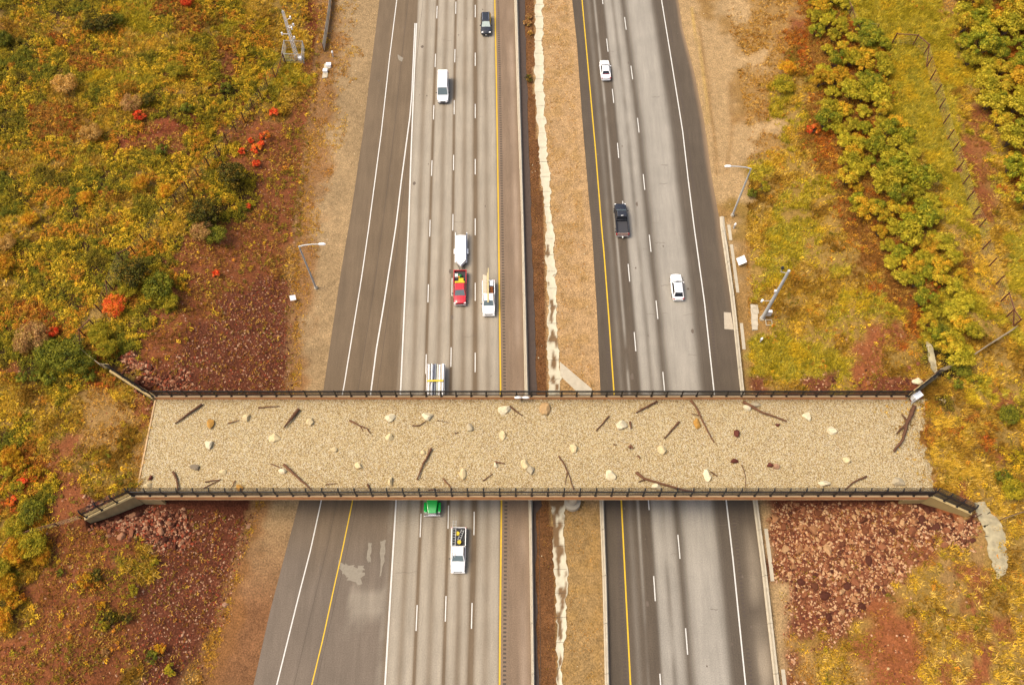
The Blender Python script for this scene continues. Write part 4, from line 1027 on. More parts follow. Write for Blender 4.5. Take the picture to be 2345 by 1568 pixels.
# fabric-covered verge fence top left
pts=[gv(1,2222,355),gv(1,2240,250),gv(1,2255,150),gv(1,2268,50),gv(1,2275,-60)]
r=empty('screen_fence',pts[0]); tag(r,'pale fabric screened fence with brown posts, beyond the lattice mast','fence')
for i,p in enumerate(pts):
    q=p-pts[0]; MB().tube([(q.x,q.y,q.z-.2),(q.x,q.y,q.z+2.1)],.06,6).build('post',M_rust,r)
    if i:
        a=pts[i-1]-pts[0]; b=MB(); b.add([(a.x,a.y-.03,a.z+.1),(q.x,q.y-.03,q.z+.1),(q.x,q.y-.03,q.z+1.8),(a.x,a.y-.03,a.z+1.8),(a.x+.03,a.y,a.z+.1),(q.x+.03,q.y,q.z+.1),(q.x+.03,q.y,q.z+1.8),(a.x+.03,a.y,a.z+1.8)],[(0,1,2,3),(7,6,5,4),(0,4,5,1),(2,6,7,3),(1,5,6,2),(3,7,4,0)]); b.build('screen',mat('screen_fabric',col=alb(255,250,236),rough=.9,trans=.5,noise=[(2,.9,1.1,4,U)]),r)
# pale draped erosion cloths
def cloth(lab, centre, wid, reg, m, lift=.12):
    n=14; P=[gv(reg,*c) for c in centre]
    ts=np.linspace(0,len(P)-1,60); v=[]; vw=7
    for t in ts:
        i=min(int(t),len(P)-2); a=P[i].lerp(P[i+1],t-i); d=(P[i+1]-P[i]).normalized(); s=Vector((-d.y,d.x,0))
        w=np.interp(t,range(len(P)),wid)*(1+.35*(vnoise(t*3,1,1,140)-.5))
        for k in range(vw):
            q=a+s*w*(k/(vw-1)-.5)*2; z=float(H(q.x,q.y))+lift+.35*float(vnoise(q.x,q.y,.7,150))
            v.append((q.x,q.y,z))
    v=np.array(v); v3=np.concatenate([v,v-[0,0,.15]]); N=len(v); ii=np.arange(N).reshape(60,vw)
    top=np.stack([ii[:-1,:-1],ii[:-1,1:],ii[1:,1:],ii[1:,:-1]],-1).reshape(-1,4); o=mesh_np('erosion_cloth',v3,np.concatenate([top,top[:,::-1]+N]),m,smooth=True); tag(o,lab,'cloth'); return o
M_cloth=mat('pale_geotextile',col=alb(200,186,148),rough=.9,noise=[(1.2,.62,1.2,6,U)])
cloth('long crumpled pale cloth winding down from the lower right wing wall',[(2030,330),(2060,420),(2110,480),(2140,560),(2150,650),(2165,740),(2175,800),(2150,855)],[.7,.8,1.0,1.15,1.1,.9,.6,.1],9,M_cloth)
cloth('narrow pale cloth strip in the gully above the upper right wing wall',[(1670,800),(1690,850),(1705,920),(1715,980),(1740,1020)],[.2,.35,.4,.4,.15],6,M_cloth)
# ------------------------------------------------------------------ boulders and branches on the gravel
def rock_mesh(name, m, seed, flat=.6, cuts=9, col=None, n=2):
    rr = random.Random(seed); bm = bmesh.new(); bmesh.ops.create_icosphere(bm, subdivisions=n, radius=1)
    pl = []
    for k in range(cuts):
        d = Vector((rr.uniform(-1,1), rr.uniform(-1,1), rr.uniform(-.4,1))).normalized(); pl.append((d, rr.uniform(.42,.82)))
    for v in bm.verts:
        for d, t in pl:
            e = v.co.dot(d)-t
            if e > 0: v.co -= d*e
        v.co.z *= flat
    me = bpy.data.meshes.new(name); bm.to_mesh(me); bm.free()
    if col is not None:
        a = me.attributes.new('Col','FLOAT_COLOR','POINT'); c = np.ones((len(me.vertices),4),np.float32); c[:,:3]=col; c[:,:3]*=[1.08,.96,.76]; a.data.foreach_set('color',c.ravel())
    me.materials.append(m); return me
RC = {'pale':alb(250,226,172),'cream':alb(255,240,200),'amber':alb(214,160,72),'tan':alb(214,184,132),'orange':alb(214,176,122),'red':alb(112,52,34),'pink':alb(196,150,116),'mottled':alb(150,134,110),'grey':alb(206,190,156)}
M_rk = {k: mat('boulder_'+k, col=c, rough=.85, noise=[(1.2,.82,1.15,5,U),(5,.85,1.12,4,U)], bump=(3,.5,.06)) for k,c in RC.items()}
BL = [ # region, x, y, width, height, tone, label
(4,1443,1360,52,72,'amber','amber boulder near the upper left corner of the gravel'),(4,1682,1318,58,52,'pale','square pale boulder at the end of a faint thin stick'),
(4,2125,1342,60,58,'pale','pale boulder right of the short thick log near the upper parapet'),(4,1427,1500,72,66,'cream','cream wedge boulder below the amber one'),
(4,1877,1450,80,56,'pale','angular yellow boulder below the short thick log'),(4,2285,1533,46,36,'pale','small pale stone in the open gravel left of centre'),
(5,333,1320,80,70,'cream','cream boulder right of the bent dark branch'),(5,592,1310,78,66,'cream','cream triangular boulder touching a crooked twig'),
(5,325,1450,60,52,'pale','pale rounded boulder below the cream one by the bent branch'),(5,882,1380,46,58,'grey','upright greyish boulder with bark against its side'),
(5,1122,1262,80,74,'cream','large white-cream boulder with a dark stick leaning on its right'),(5,1107,1440,50,62,'pale','small pointed boulder below the big white-cream one'),
(5,1405,1260,80,90,'orange','boulder with an orange stained top near the upper parapet'),(5,1910,1367,82,62,'cream','wide cream boulder with a short bark piece to its right'),
(5,1585,1517,58,72,'pale','upright pale boulder in the middle of the gravel'),(5,2205,1535,60,58,'pale','rounded pale boulder right of the dark root clump'),
(5,562,1555,30,34,'pale','small pale stone at the upper end of the dark split log'),
(6,440,1248,56,42,'cream','white stone wedged under the upper left end of the long straight log'),(6,505,1222,75,40,'grey','flat greyish slab above the long straight log'),
(6,857,1308,74,70,'cream','square cream boulder alone in the right part of the gravel'),(6,1025,1400,70,66,'cream','cream boulder nearest the big forked log'),
(6,98,1355,62,76,'amber','amber boulder under the long pale curved branch'),(6,372,1418,44,52,'red','dark red stone right of the curved branch'),(6,652,1365,32,26,'red','little red brown stone below the long straight log'),
(7,1335,88,64,42,'mottled','mottled black and white rock near the left end'),(7,1523,124,50,38,'pale','small square yellow stone in the lower left gravel'),
(7,1012,215,58,44,'pale','pale boulder in the lower left corner of the gravel'),(7,1030,160,34,36,'red','dark red stone above the lower left corner boulder'),
(7,1942,118,60,44,'cream','cream boulder under the upper end of the long grey log'),(7,1647,230,66,44,'amber','yellow boulder against the near railing beside thin sticks'),
(8,112,80,56,48,'pale','pale boulder left of the upright lumpy stone'),(8,337,190,40,78,'pale','narrow upright boulder close to the near railing'),
(8,828,135,44,70,'pale','upright pale boulder with rusty crumbs on its left'),(8,1055,75,24,38,'cream','tiny cream stone under the broken twig'),
(8,1255,65,54,66,'pale','rounded boulder touching the long slab stone'),(8,1295,105,48,82,'grey','long slanting slab stone beside the rounded boulder'),
(8,1843,138,82,70,'cream','cream boulder left of the long black forked branch'),(8,2160,220,76,48,'cream','wide boulder against the long black forked branch'),
(9,175,145,58,78,'cream','cream egg-shaped boulder with a dark stick behind it'),(9,357,47,56,40,'red','dark red crumbly clump'),
(9,600,75,44,38,'red','reddish stone half of the pink pair'),(9,642,82,50,50,'pink','pink square stone half of the reddish pair'),
(9,960,200,92,50,'cream','cream teardrop boulder close to the near railing'),(9,1487,185,84,74,'grey','grey flat angular boulder by the lower right corner'),(9,1125,42,52,50,'pale','pale boulder at the fading right end of the gravel')]
for i,(rg,x,y,w,h,tone,lab) in enumerate(BL):
    px,py = V(rg,x,y); X,Y = at_z(px,py,DZ+.25); s = .33405/17.2
    me = rock_mesh('boulder', M_rk[tone], 100+i, flat=.62, cuts=12)
    o = bpy.data.objects.new('boulder', me); put(o); o.location = (float(X),float(Y),DZ+.05+ .12)
    o.scale = (w*s*.64, h*s*.66, max(.34,(w+h)*s*.36)); o.rotation_euler = (0,0,0)
    tag(o, lab+' on the overpass' if len((lab+' on the overpass').split())<=16 else lab, 'boulder', 'boulders placed on the gravel of the overpass')
def seg_label(l): return l
BR = [ # (list of (region,x,y)), radius, label, forks
([(4,1385,1225),(4,1200,1360)],12,'straight split log slanting from the upper parapet near the left end'),
([(4,1770,1250),(4,1915,1238)],6,'thin pale stick lying along the upper parapet'),([(4,1560,1355),(4,1640,1335)],5,'faint thin stick left of the square pale boulder'),
([(4,2050,1260),(4,1950,1385)],15,'short thick dark log near the upper parapet'),([(5,55,1338),(5,130,1372),(5,175,1392),(5,200,1428)],8,'bent dark branch with a drooping end'),
([(5,485,1372),(5,530,1372),(5,580,1340)],6,'crooked twig under the cream triangular boulder'),([(5,1155,1240),(5,1240,1305)],9,'dark stick leaning on the large white-cream boulder'),
([(5,1835,1305),(5,1745,1408)],8,'straight dark stick left of the wide cream boulder'),([(5,2165,1205),(5,2095,1245),(5,2020,1285)],10,'rough curved branch touching the upper parapet right of centre'),
([(5,1978,1345),(5,1985,1395)],10,'short bark piece right of the wide cream boulder'),([(5,2315,1345),(5,2212,1460)],9,'straight slender stick left of the curved pale branch'),
([(5,660,1335),(5,740,1350)],3,'hair-thin twig right of the cream triangular boulder'),([(5,775,1425),(5,803,1415)],5,'tiny chip of wood below the greyish boulder'),
([(5,1865,1498),(5,1890,1502)],5,'tiny brown chip left of the dark root clump'),([(5,1970,1525),(5,1985,1510),(5,1995,1530)],14,'dark lumpy root clump in the open gravel'),
([(8,618,-40),(8,600,0),(8,560,70),(8,518,175)],11,'dark split log reaching down the middle of the gravel'),
([(6,55,1200),(6,100,1260),(6,125,1320),(6,160,1390),(6,215,1488)],10,'long pale curved branch over the amber boulder'),
([(6,412,1210),(6,540,1280),(6,712,1345)],13,'long straight log leaving the upper parapet at the right'),
([(6,1584,1242),(6,1554,1317),(6,1535,1356),(6,1515,1434),(6,1496,1487),(6,1444,1552)],20,'big forked log lying across the right end of the gravel'),
([(7,1185,120),(7,1212,170),(7,1220,250)],11,'crooked thick stick by the near railing at the left end'),([(7,1405,190),(7,1515,172)],6,'upper of two thin crossed sticks near the near railing'),
([(7,1395,232),(7,1500,180)],5,'lower of two thin crossed sticks near the near railing'),([(7,1612,180),(7,1578,245)],5,'thin stick left of the yellow railing-side boulder'),
([(7,1945,70),(7,2040,160),(7,2135,245)],11,'long grey log running down to the near railing'),([(7,1860,65),(7,1940,100)],5,'thin stick behind the long grey log'),
([(7,2230,208),(7,2310,198)],4,'small stick right of the long grey log'),([(8,180,205),(8,205,250)],9,'short dark stub standing by the near railing'),
([(8,1052,50),(8,1118,65)],8,'broken twig above the tiny cream stone'),([(8,695,165),(8,765,242)],7,'brown stick slanting to the near railing right of the split log'),
([(8,970,180),(8,1035,135)],5,'small twisted twig in the lower middle of the gravel'),([(8,595,245),(8,685,240)],5,'stick lying along the near railing'),
([(8,1490,10),(8,1530,75),(8,1560,140),(8,1592,245)],7,'long wavy black branch right of the slab stone'),
([(8,2020,125),(8,2070,165),(8,2340,245),(9,85,262)],13,'long black forked branch along the near railing'),([(8,2030,10),(8,2050,30)],8,'small brown chunk above the long black branch'),
([(9,190,120),(9,240,150)],7,'dark stick behind the cream egg-shaped boulder'),([(9,405,70),(9,430,140),(9,435,265)],4,'thin dark cable-like twig dropping to the near railing'),
([(9,1260,150),(9,1165,195),(9,1110,245)],9,'curved brown branch near the lower right railing')]
FORK = {16:[[(6,120,1300),(6,60,1290)]],18:[[(6,1540,1349),(6,1499,1294)],[(6,1532,1362),(6,1465,1428)]],31:[[(8,1550,120),(8,1535,205)]],32:[[(8,2085,172),(8,2035,190)]],4:[[(5,130,1372),(5,150,1410)]],8:[[(5,2095,1245),(5,2040,1255)]]}
for i,(pts,rad,lab) in enumerate(BR):
    def mk(pts, rad):
        rad=rad*1.2
        P=[]
        for q in pts:
            X,Y=at_z(*V(*q),DZ+.2); P.append(Vector((float(X),float(Y),DZ+.06+rad*.019*.8)))
        Q=[]
        for a,c in zip(P[:-1],P[1:]):
            for k in range(4):
                q=a.lerp(c,k/4)
                if k or Q: q=q+Vector((random.uniform(-1,1),random.uniform(-1,1),random.uniform(-.3,.6)))*.05
                Q.append(q)
        Q.append(P[-1]); return Q
    Q=mk(pts,rad); r0=rad*.019*.80
    b=MB(); b.tube(Q,[r0*(1.05-.5*k/(len(Q)-1))*random.uniform(.85,1.12) for k in range(len(Q))],7)
    c0=Q[0].copy(); b.v=[(x-c0.x,y-c0.y,z-c0.z) for x,y,z in b.v]
    o=b.build('branch', M_wood); o.location=c0
    for fp in FORK.get(i,[]):
        Qf=mk(fp,rad*.6); bf=MB(); bf.tube([q-c0 for q in Qf],[r0*.55,r0*.5,r0*.45,r0*.4,r0*.25],6); bf.build('fork',M_wood,o)
    tag(o, lab, 'branch', 'branches laid on the overpass gravel')
# ------------------------------------------------------------------ riprap: individual stones (the largest) and a mass of small ones
PALR = [alb(162,110,82),alb(132,84,60),alb(184,138,104),alb(108,66,48),alb(206,170,134),alb(150,98,72),alb(92,52,40)]
PALRL = [alb(150,94,70),alb(100,56,42),alb(152,102,80),alb(84,46,34),alb(180,136,112)]
protoR=[rock_mesh('rubble_stone', M_stone, 500+i, flat=.75, cuts=10, col=PALR[i%7], n=2) for i in range(14)]
protoL=[rock_mesh('rubble_stone', M_stone, 700+i, flat=.75, cuts=10, col=PALRL[i%5], n=2) for i in range(10)]
STN=np.array([1.16,1.06,.86])
def inpoly(px, py, poly):
    poly=np.array(poly); c=np.zeros(np.shape(px),bool); j=len(poly)-1
    for i in range(len(poly)):
        xi,yi=poly[i]; xj,yj=poly[j]
        m=((yi>py)!=(yj>py)) & (px < (xj-xi)*(py-yi)/(yj-yi+1e-12)+xi); c^=m; j=i
    return c
RIPR=[V(9,*q) for q in ((620,330),(1480,330),(1900,440),(2060,520),(1980,600),(1700,660),(1600,780),(1450,900),(1300,1010),(1080,1200),(900,1100),(740,960),(660,700),(600,500))]
RIPL=[V(7,*q) for q in ((560,520),(620,480),(820,430),(1020,380),(1110,380),(1300,400),(1380,560),(1200,640),(900,600),(640,560))]
RIPLU=[V(4,*q) for q in ((790,930),(1000,960),(1250,1000),(1330,1130),(1040,1140),(850,1040))]
RIPRU=[V(6,*q) for q in ((830,1000),(1100,990),(1400,990),(1600,940),(1680,1010),(1560,1110),(820,1110))]
def stones(poly, n, protos, lo, hi, lab, grp):
    P=np.array(poly); k=0; made=[]
    while k<n:
        x=random.uniform(P[:,0].min(),P[:,0].max()); y=random.uniform(P[:,1].min(),P[:,1].max())
        if not inpoly(np.array([x]),np.array([y]),poly)[0]: continue
        k+=1
        X,Y,Z=[float(c) for c in hit(x,y)]; s=lo+(hi-lo)*random.random()**2.2
        if any((X-a)**2+(Y-b_)**2 < (s+c)**2*.55 for a,b_,c in made): k-=.92; continue
        made.append((X,Y,s))
        o=bpy.data.objects.new('rubble_stone', random.choice(protos)); put(o); o.location=(X,Y,Z+s*.22); o.scale=(s*random.uniform(.75,1.35),s*random.uniform(.65,1.1),s*random.uniform(.6,.95)); o.rotation_euler=(random.uniform(-.3,.3),random.uniform(-.3,.3),random.uniform(0,6.28))
        tag(o, lab, 'stone', grp)
stones(RIPR,190,protoR,.34,.85,'red sandstone block in the riprap slope under the lower right wing wall','riprap blocks below the lower right wing wall')
stones(RIPL,60,protoL,.30,.70,'dark red block in the riprap below the lower left wing wall','riprap blocks below the lower left wing wall')
stones(RIPLU,26,protoL,.28,.60,'dark red block piled behind the upper left wing wall','riprap blocks behind the upper left wing wall')
stones(RIPRU,22,protoR,.26,.55,'pinkish block scattered behind the far railing at its right end','riprap blocks behind the far railing')
for (rg,x,y,s,tone,lab) in ((7,1705,497,.42,'pink','round pinkish white boulder at the foot of the lower left rubble slope'),(7,1545,1032,.42,'pink','pink boulder with a pale stripe low on the left rubble slope'),(6,1608,1068,.75,'cream','large pale slab leaning near the upper right wing wall'),(7,1085,600,.3,'pink','pale pink stone on the lower left slope'),(4,665,865,.35,'tan','round tan stump-like rock behind the upper left wing wall'),(9,1410,1470+0,.2,'tan','small tan stone low on the right slope')):
    p=gv(rg,x,y); o=bpy.data.objects.new('boulder',rock_mesh('boulder',M_rk[tone],int(x),.7,10)); put(o); o.location=p+Vector((0,0,s*.2)); o.scale=(s*1.2,s,s); tag(o,lab,'boulder')
def small_stones(X, Y, S, cols, name, lab, m=M_stone):
    N=len(X); Z=H(X,Y)
    base=np.array([[1,0,0],[.3,.95,0],[-.8,.6,0],[-.8,-.6,0],[.3,-.95,0],[.35,.1,.7],[-.45,.35,.6],[-.2,-.5,.65]])
    fc=np.array([[0,1,5],[1,6,5],[1,2,6],[2,3,6],[3,7,6],[3,4,7],[4,5,7],[4,0,5],[5,6,7]])
    a=rng.random(N)*6.28; ca,sa=np.cos(a),np.sin(a); sx=S*rng.uniform(.8,1.5,N); sy=S*rng.uniform(.6,1.1,N); sz=S*rng.uniform(.6,1.1,N)
    J=1+rng.uniform(-.25,.25,(N,8,3)); b=base[None]*J
    bx_=b[:,:,0]*sx[:,None]; by=b[:,:,1]*sy[:,None]
    vx=X[:,None]+bx_*ca[:,None]-by*sa[:,None]; vy=Y[:,None]+bx_*sa[:,None]+by*ca[:,None]; vz=Z[:,None]+b[:,:,2]*sz[:,None]-.02
    v=np.stack([vx,vy,vz],-1).reshape(-1,3); f=(fc[None]+np.arange(N)[:,None,None]*8).reshape(-1,3)
    o=mesh_np(name,v,f,m,np.repeat(cols*STN,8,0)); return tag(o,lab,name.replace('_',' '),kind='stuff')
def scatter(n, x0, x1, y0, y1):
    X=rng.uniform(x0,x1,n); Y=rng.uniform(y0,y1,n); Z=H(X,Y); px,py=to_px(X,Y,Z)
    k=(px>-250)&(px<2600)&(py>-160)&(py<1760)
    off=(X<toeL(Y)+.3)|(X>toeR(Y)-.3)
    deck=(X>XL)&(X<XR+1.5)&(Y>YN-.2)&(Y<YF+.5)
    # keep the wing walls clear
    wing=np.zeros(n,bool)
    for (p,q) in WINGS:
        dx,dy=q[0]-p[0],q[1]-p[1]; t=np.clip(((X-p[0])*dx+(Y-p[1])*dy)/(dx*dx+dy*dy),0,1); wing|=np.hypot(X-p[0]-t*dx,Y-p[1]-t*dy)<.75
    k=k&off&~deck&~wing
    X,Y,Z=X[k],Y[k],Z[k]; return X,Y,Z,zones(X,Y,Z)
def code(s): return np.isin(ZI, [CODES.index(c) for c in s])
X,Y,Z,ZI=[np.concatenate(q) for q in zip(scatter(150000,-80,-26,-2,100),scatter(50000,34,80,-2,60),scatter(25000,-110,110,-2,150))]
pr_=np.select([code('K'),code('B'),code('R'),code('W'),code('Y')],[.8,1.0,.16,.05,.03],0)
# stones thin out with distance from the riprap on the left and far sides
k=rng.random(len(X))<pr_; X,Y,ZI=X[k],Y[k],ZI[k]
S=.04+.14*rng.random(len(X))**2.6+np.where(np.isin(ZI,[CODES.index('B')]),.10,0)+np.where((X>0)&(Y<31)&np.isin(ZI,[CODES.index('K')]),.09*rng.random(len(X)),0)
pal=np.array(PALR+[alb(206,172,142)]); cl=pal[rng.integers(0,len(pal),len(X))]; palL=np.array(PALRL+[alb(160,76,52)]); cL=palL[rng.integers(0,len(palL),len(X))]
cl=np.where((X<0)[:,None],cL,cl); pale=(rng.random(len(X))<.12)[:,None]; cl=np.where(pale,np.array(alb(206,168,144)),cl)
small_stones(X,Y,S,cl,'rubble','loose red rubble covering the cut slopes')
print('rubble',len(X))
# dense extra rubble in the lower right riprap
P=np.array(RIPR); xs=rng.uniform(P[:,0].min(),P[:,0].max(),9000); ys_=rng.uniform(P[:,1].min(),P[:,1].max(),9000); k=inpoly(xs,ys_,RIPR); X,Y,Z=hit(xs[k],ys_[k])
small_stones(X,Y,.06+.20*rng.random(len(X))**2.0,pal[rng.integers(0,len(pal),len(X))],'rubble','dense pink and red riprap filling below the lower right wing wall')
nd=420; X=rng.uniform(XL+.6,XR-.5,nd); Y=rng.uniform(YN+.5,YF-.2,nd); nz=fbm(X,Y,5,222); k=nz>.5; X,Y=X[k],Y[k]
b=MB()
for x_,y_ in zip(X,Y):
    a_=random.uniform(0,6.28); l_=random.uniform(.08,.34); w_=random.uniform(.02,.05); c_,s_2=math.cos(a_)*l_,math.sin(a_)*l_
    b.add([(x_,y_,DZ+.07),(x_+c_,y_+s_2,DZ+.09),(x_+c_-s_2*.15,y_+s_2+c_*.15,DZ+.12),(x_-s_2*w_*4,y_+c_*w_*4,DZ+.1)],[(0,1,2,3)])
tag(b.build('bark_litter',M_wood),'bits of bark and twig litter strewn over the overpass gravel',kind='stuff')
# litter and pale pebbles in the median and verges
X=rng.uniform(-60,60,2600); Y=rng.uniform(0,130,2600)
k=((X>LBb(Y)+1.0)&(X<RP(Y)-.9)&((X<DRa(Y))|(X>DRb(Y))))|((X>toeL(Y)-.5)&(X<Lpaved(Y)-.3)&(rng.random(2600)<.4))|((X>toeR(Y)-6)&(X<toeR(Y))&(X>RE(Y)+1)&(Y>55)&(rng.random(2600)<.4))
X,Y=X[k],Y[k]; small_stones(X,Y,.04+.10*rng.random(len(X))**3,np.tile(np.array(alb(235,225,205)),(len(X),1))*rng.uniform(.5,1,(len(X),1)),'pebbles','pale pebbles and litter along the median and verges')
# ------------------------------------------------------------------ grass and scrub cover
def tufts(X, Y, cols, B, ln, wd, name, lab, lean=.5, spread=.10, wind=(.25,-.1)):
    N=len(X); Z=H(X,Y)
    L=np.asarray(ln).reshape(-1,1)*rng.uniform(.55,1.15,(N,B)); a=rng.random((N,B))*6.28
    ox=np.cos(a)*spread*rng.random((N,B)); oy=np.sin(a)*spread*rng.random((N,B))
    ll=lean*rng.uniform(.3,1.3,(N,B)); tx=np.cos(a)*ll*L+wind[0]*L; ty=np.sin(a)*ll*L+wind[1]*L; tz=L*np.sqrt(np.clip(1-ll**2*.6,.15,1))
    px=-np.sin(a)*wd*.5; py=np.cos(a)*wd*.5
    bx_=X[:,None]+ox; by=Y[:,None]+oy; bz=Z[:,None]-.03+0*ox
    v=np.stack([np.stack([bx_-px,by-py,bz],-1),np.stack([bx_+px,by+py,bz],-1),np.stack([bx_+tx,by+ty,bz+tz],-1)],2).reshape(-1,3)
    f=np.arange(N*B*3).reshape(-1,3)
    c=np.repeat(np.repeat(cols[:,None],B,1)*rng.uniform(.55,1.45,(N,B,1))*rng.uniform(.7,1.3,(N,1,1)),3,1).reshape(-1,3)
    o=mesh_np(name,v,f,M_grass,c); tag(o,lab,'grass',kind='stuff')
def clumps(X, Y, cols, B, rad, hgt, leaf, name, lab):
    N=len(X); Z=H(X,Y); rad=rad.reshape(-1,1); hgt=hgt.reshape(-1,1)
    a=rng.random((N,B))*6.28; q=np.sqrt(rng.random((N,B))); r=rad*q
    cx=X[:,None]+np.cos(a)*r; cy=Y[:,None]+np.sin(a)*r; cz=Z[:,None]+hgt*np.sqrt(np.clip(1-q*q*.9,.05,1))*rng.uniform(.35,1.05,(N,B))
    th=rng.random((N,B))*6.28; ph=rng.uniform(0,1.0,(N,B)); n_=np.stack([np.sin(ph)*np.cos(th),np.sin(ph)*np.sin(th),np.cos(ph)],-1)
    rr=rng.normal(size=(N,B,3)); u=np.cross(n_,rr); u/=np.linalg.norm(u,axis=-1,keepdims=True)+1e-9; w=np.cross(n_,u)
    s=leaf*rng.uniform(.6,1.35,(N,B,1)); u=u*s; w=w*s*.7; c=np.stack([cx,cy,cz],-1)
    v=np.stack([c-u,c-w*.9,c+u,c+w*.9],2).reshape(-1,3); f=np.arange(N*B*4).reshape(-1,4)
    cc=np.repeat(np.repeat(cols[:,None],B,1)*rng.uniform(.65,1.4,(N,B,1))*rng.uniform(.68,1.34,(N,1,1)),4,1).reshape(-1,3)
    o=mesh_np(name,v,f,M_grass,cc); tag(o,lab,'scrub',kind='stuff')
def pick(pal, n, X=None, Y=None, s=4, o=0):
    pal=np.array([alb(*p) for p in pal])*VEG
    if X is None: return pal[rng.integers(0,len(pal),n)]
    f=np.clip((fbm(X,Y,s,o)-.5)*2.6+.5+rng.normal(0,.17,n),0,.999); return pal[(f*len(pal)).astype(int)]
X_=0
PG=[(176,164,44),(186,168,36),(206,190,60),(168,168,48),(130,144,34),(214,202,84)]
PGR=[(172,166,52),(202,192,58),(222,210,88),(184,184,86),(164,166,56),(218,198,62)]
PY=[(146,116,48),(184,152,62),(210,180,80),(172,146,52),(230,206,120),(196,170,60),(222,194,80)]
PRr=[(146,106,56),(178,140,72),(204,174,98),(160,116,60),(150,136,56)]
PW=[(206,168,88),(190,150,66),(222,190,118),(176,132,58)]
X,Y,Z,ZI=scatter(820000,-108,112,-1,150)
dens=np.select([code('G'),code('Y'),code('S'),code('O'),code('D'),code('R'),code('W'),code('T'),code('K')],[.95,.85,.32,.55,.15,.36,.5,.03,.10],0)
dens=np.where((X>0)&(Y<31)&code('Y'),.40,dens)
pat=fbm(X,Y,2.0,201)
dens=dens*np.where(code('RWYT'),np.clip((pat-.36)*3.5+.15,0.08,1),1)
k=rng.random(len(X))<dens; X,Y,ZI=X[k],Y[k],ZI[k]; n=len(X)
col=np.zeros((n,3)); rt=X>0
for cds,pal,seed in (('G',PGR,1),('Y',PY,2),('S',PG,3),('O',PRr,4),('D',PG,5),('RKT',PRr,6),('W',PW,7)):
    m=code(cds); col[m]=pick(pal,m.sum(),X[m],Y[m],3.5,seed*7)
m=code('Y')&rt&(Y>44)&(fbm(X,Y,5,77)>.50); col[m]=pick(PGR,m.sum(),X[m],Y[m],3,99)
m=code('O')&(fbm(X,Y,3,78)>.58); col[m]=pick([(190,120,50),(206,140,56),(170,100,46)],m.sum())
# lower ground of the left slope is in redder, browner grass
ln=np.where(code('GY'),.62,np.where(code('SO'),.45,.34))*(.75+.5*fbm(X,Y,1.5,88))
tufts(X,Y,col,7,ln,.11,'grass','tufts of yellow, olive and dry grass over the slopes',spread=.2,lean=.95)
print('tufts',n)
PS=[(120,118,40),(156,148,46),(190,172,50),(218,190,58),(232,206,72),(168,148,48),(222,182,56),(150,118,46),(200,144,56)]
PD=[(108,116,40),(130,130,42),(152,146,46),(172,158,46),(110,102,38)]
PO=[(170,122,54),(196,150,60),(146,96,48),(210,170,68),(180,96,50),(150,118,56)]
X,Y,Z,ZI=scatter(560000,-108,112,-1,150)
d2=np.select([code('S'),code('D'),code('O'),code('Y'),code('G'),code('R')],[.80,.95,.55,.16,.07,.035],0)
d2=np.where(X>0,d2*.3,d2)*np.clip((fbm(X,Y,1.5,301)-.34)*5,.08,1)
k=rng.random(len(X))<d2; X,Y,ZI=X[k],Y[k],ZI[k]; n=len(X)
col=pick(PS,n,X,Y,2.6,31); m=code('D'); col[m]=pick(PD,m.sum(),X[m],Y[m],3,32); m=code('O'); col[m]=pick(PO,m.sum(),X[m],Y[m],3,33)
m=(rng.random(n)<.16)&(X<0); col[m]=pick(PD,m.sum())
clumps(X,Y,col,17,.22+.30*rng.random(n),.28+.6*rng.random(n)**1.5,.10,'low_scrub','dense low scrub of green, yellow and rusty leaves')
print('clumps',n)
X=rng.uniform(XR-6,XR+5,1500);Y=rng.uniform(YN+.5,YF-.2,1500);k=rng.random(1500)<np.clip((X-XR+6-3*fbm(X,Y,2,333))/9,0,1)**1.6;X,Y=X[k],Y[k]
_H=H
def H(X,Y): return np.maximum(_H(X,Y),DZ+.02)
tufts(X,Y,pick(PY,len(X),X,Y,2,62),7,np.full(len(X),.32),.08,'deck_weeds','dry weeds creeping over the right end of the gravel',spread=.16,lean=.9)
H=_H
X=rng.uniform(0,25,26000);Y=rng.uniform(0,140,26000);k=(X>LBb(Y)+1.2)&(X<RP(Y)-1.2)&((X<DRa(Y)-.1)|(X>DRb(Y)+.2));X,Y=X[k],Y[k]
k=(rng.random(len(X))<np.where(X<DRa(Y),.75,np.clip((fbm(X,Y,2.2,50)-.45)*5,0.03,.8)));X,Y=X[k],Y[k]
col=np.where((X<DRa(Y))[:,None],pick([(140,96,52),(170,120,66),(112,72,42),(140,120,56),(190,150,90)],len(X),X,Y,2.5,61),pick([(214,168,86),(196,146,62),(226,188,112),(186,150,60)],len(X),X,Y,2,62))
tufts(X,Y,col,5,np.full(len(X),.2),.07,'median_weeds','dry weeds along the median',spread=.12)
X=rng.uniform(-60,-20,60000);Y=rng.uniform(-2,150,60000);u=(X-toeL(Y))/np.maximum(Lpaved(Y)-toeL(Y),.1);lim=np.interp(Y,[0,55,80,150],[.12,.2,.5,.75])*(.4+1.2*fbm(X,Y,4,70))
k=(u>-.05)&(u<lim);X,Y=X[k],Y[k];k=rng.random(len(X))<np.clip((fbm(X,Y,1.6,71)-.38)*5,.12,1);X,Y=X[k],Y[k]
tufts(X,Y,pick([(208,170,72),(226,196,76),(180,140,64),(198,150,70)],len(X),X,Y,2,72),6,np.full(len(X),.32),.08,'verge_weeds','yellow weeds along the foot of the left slope',spread=.18,lean=.9)
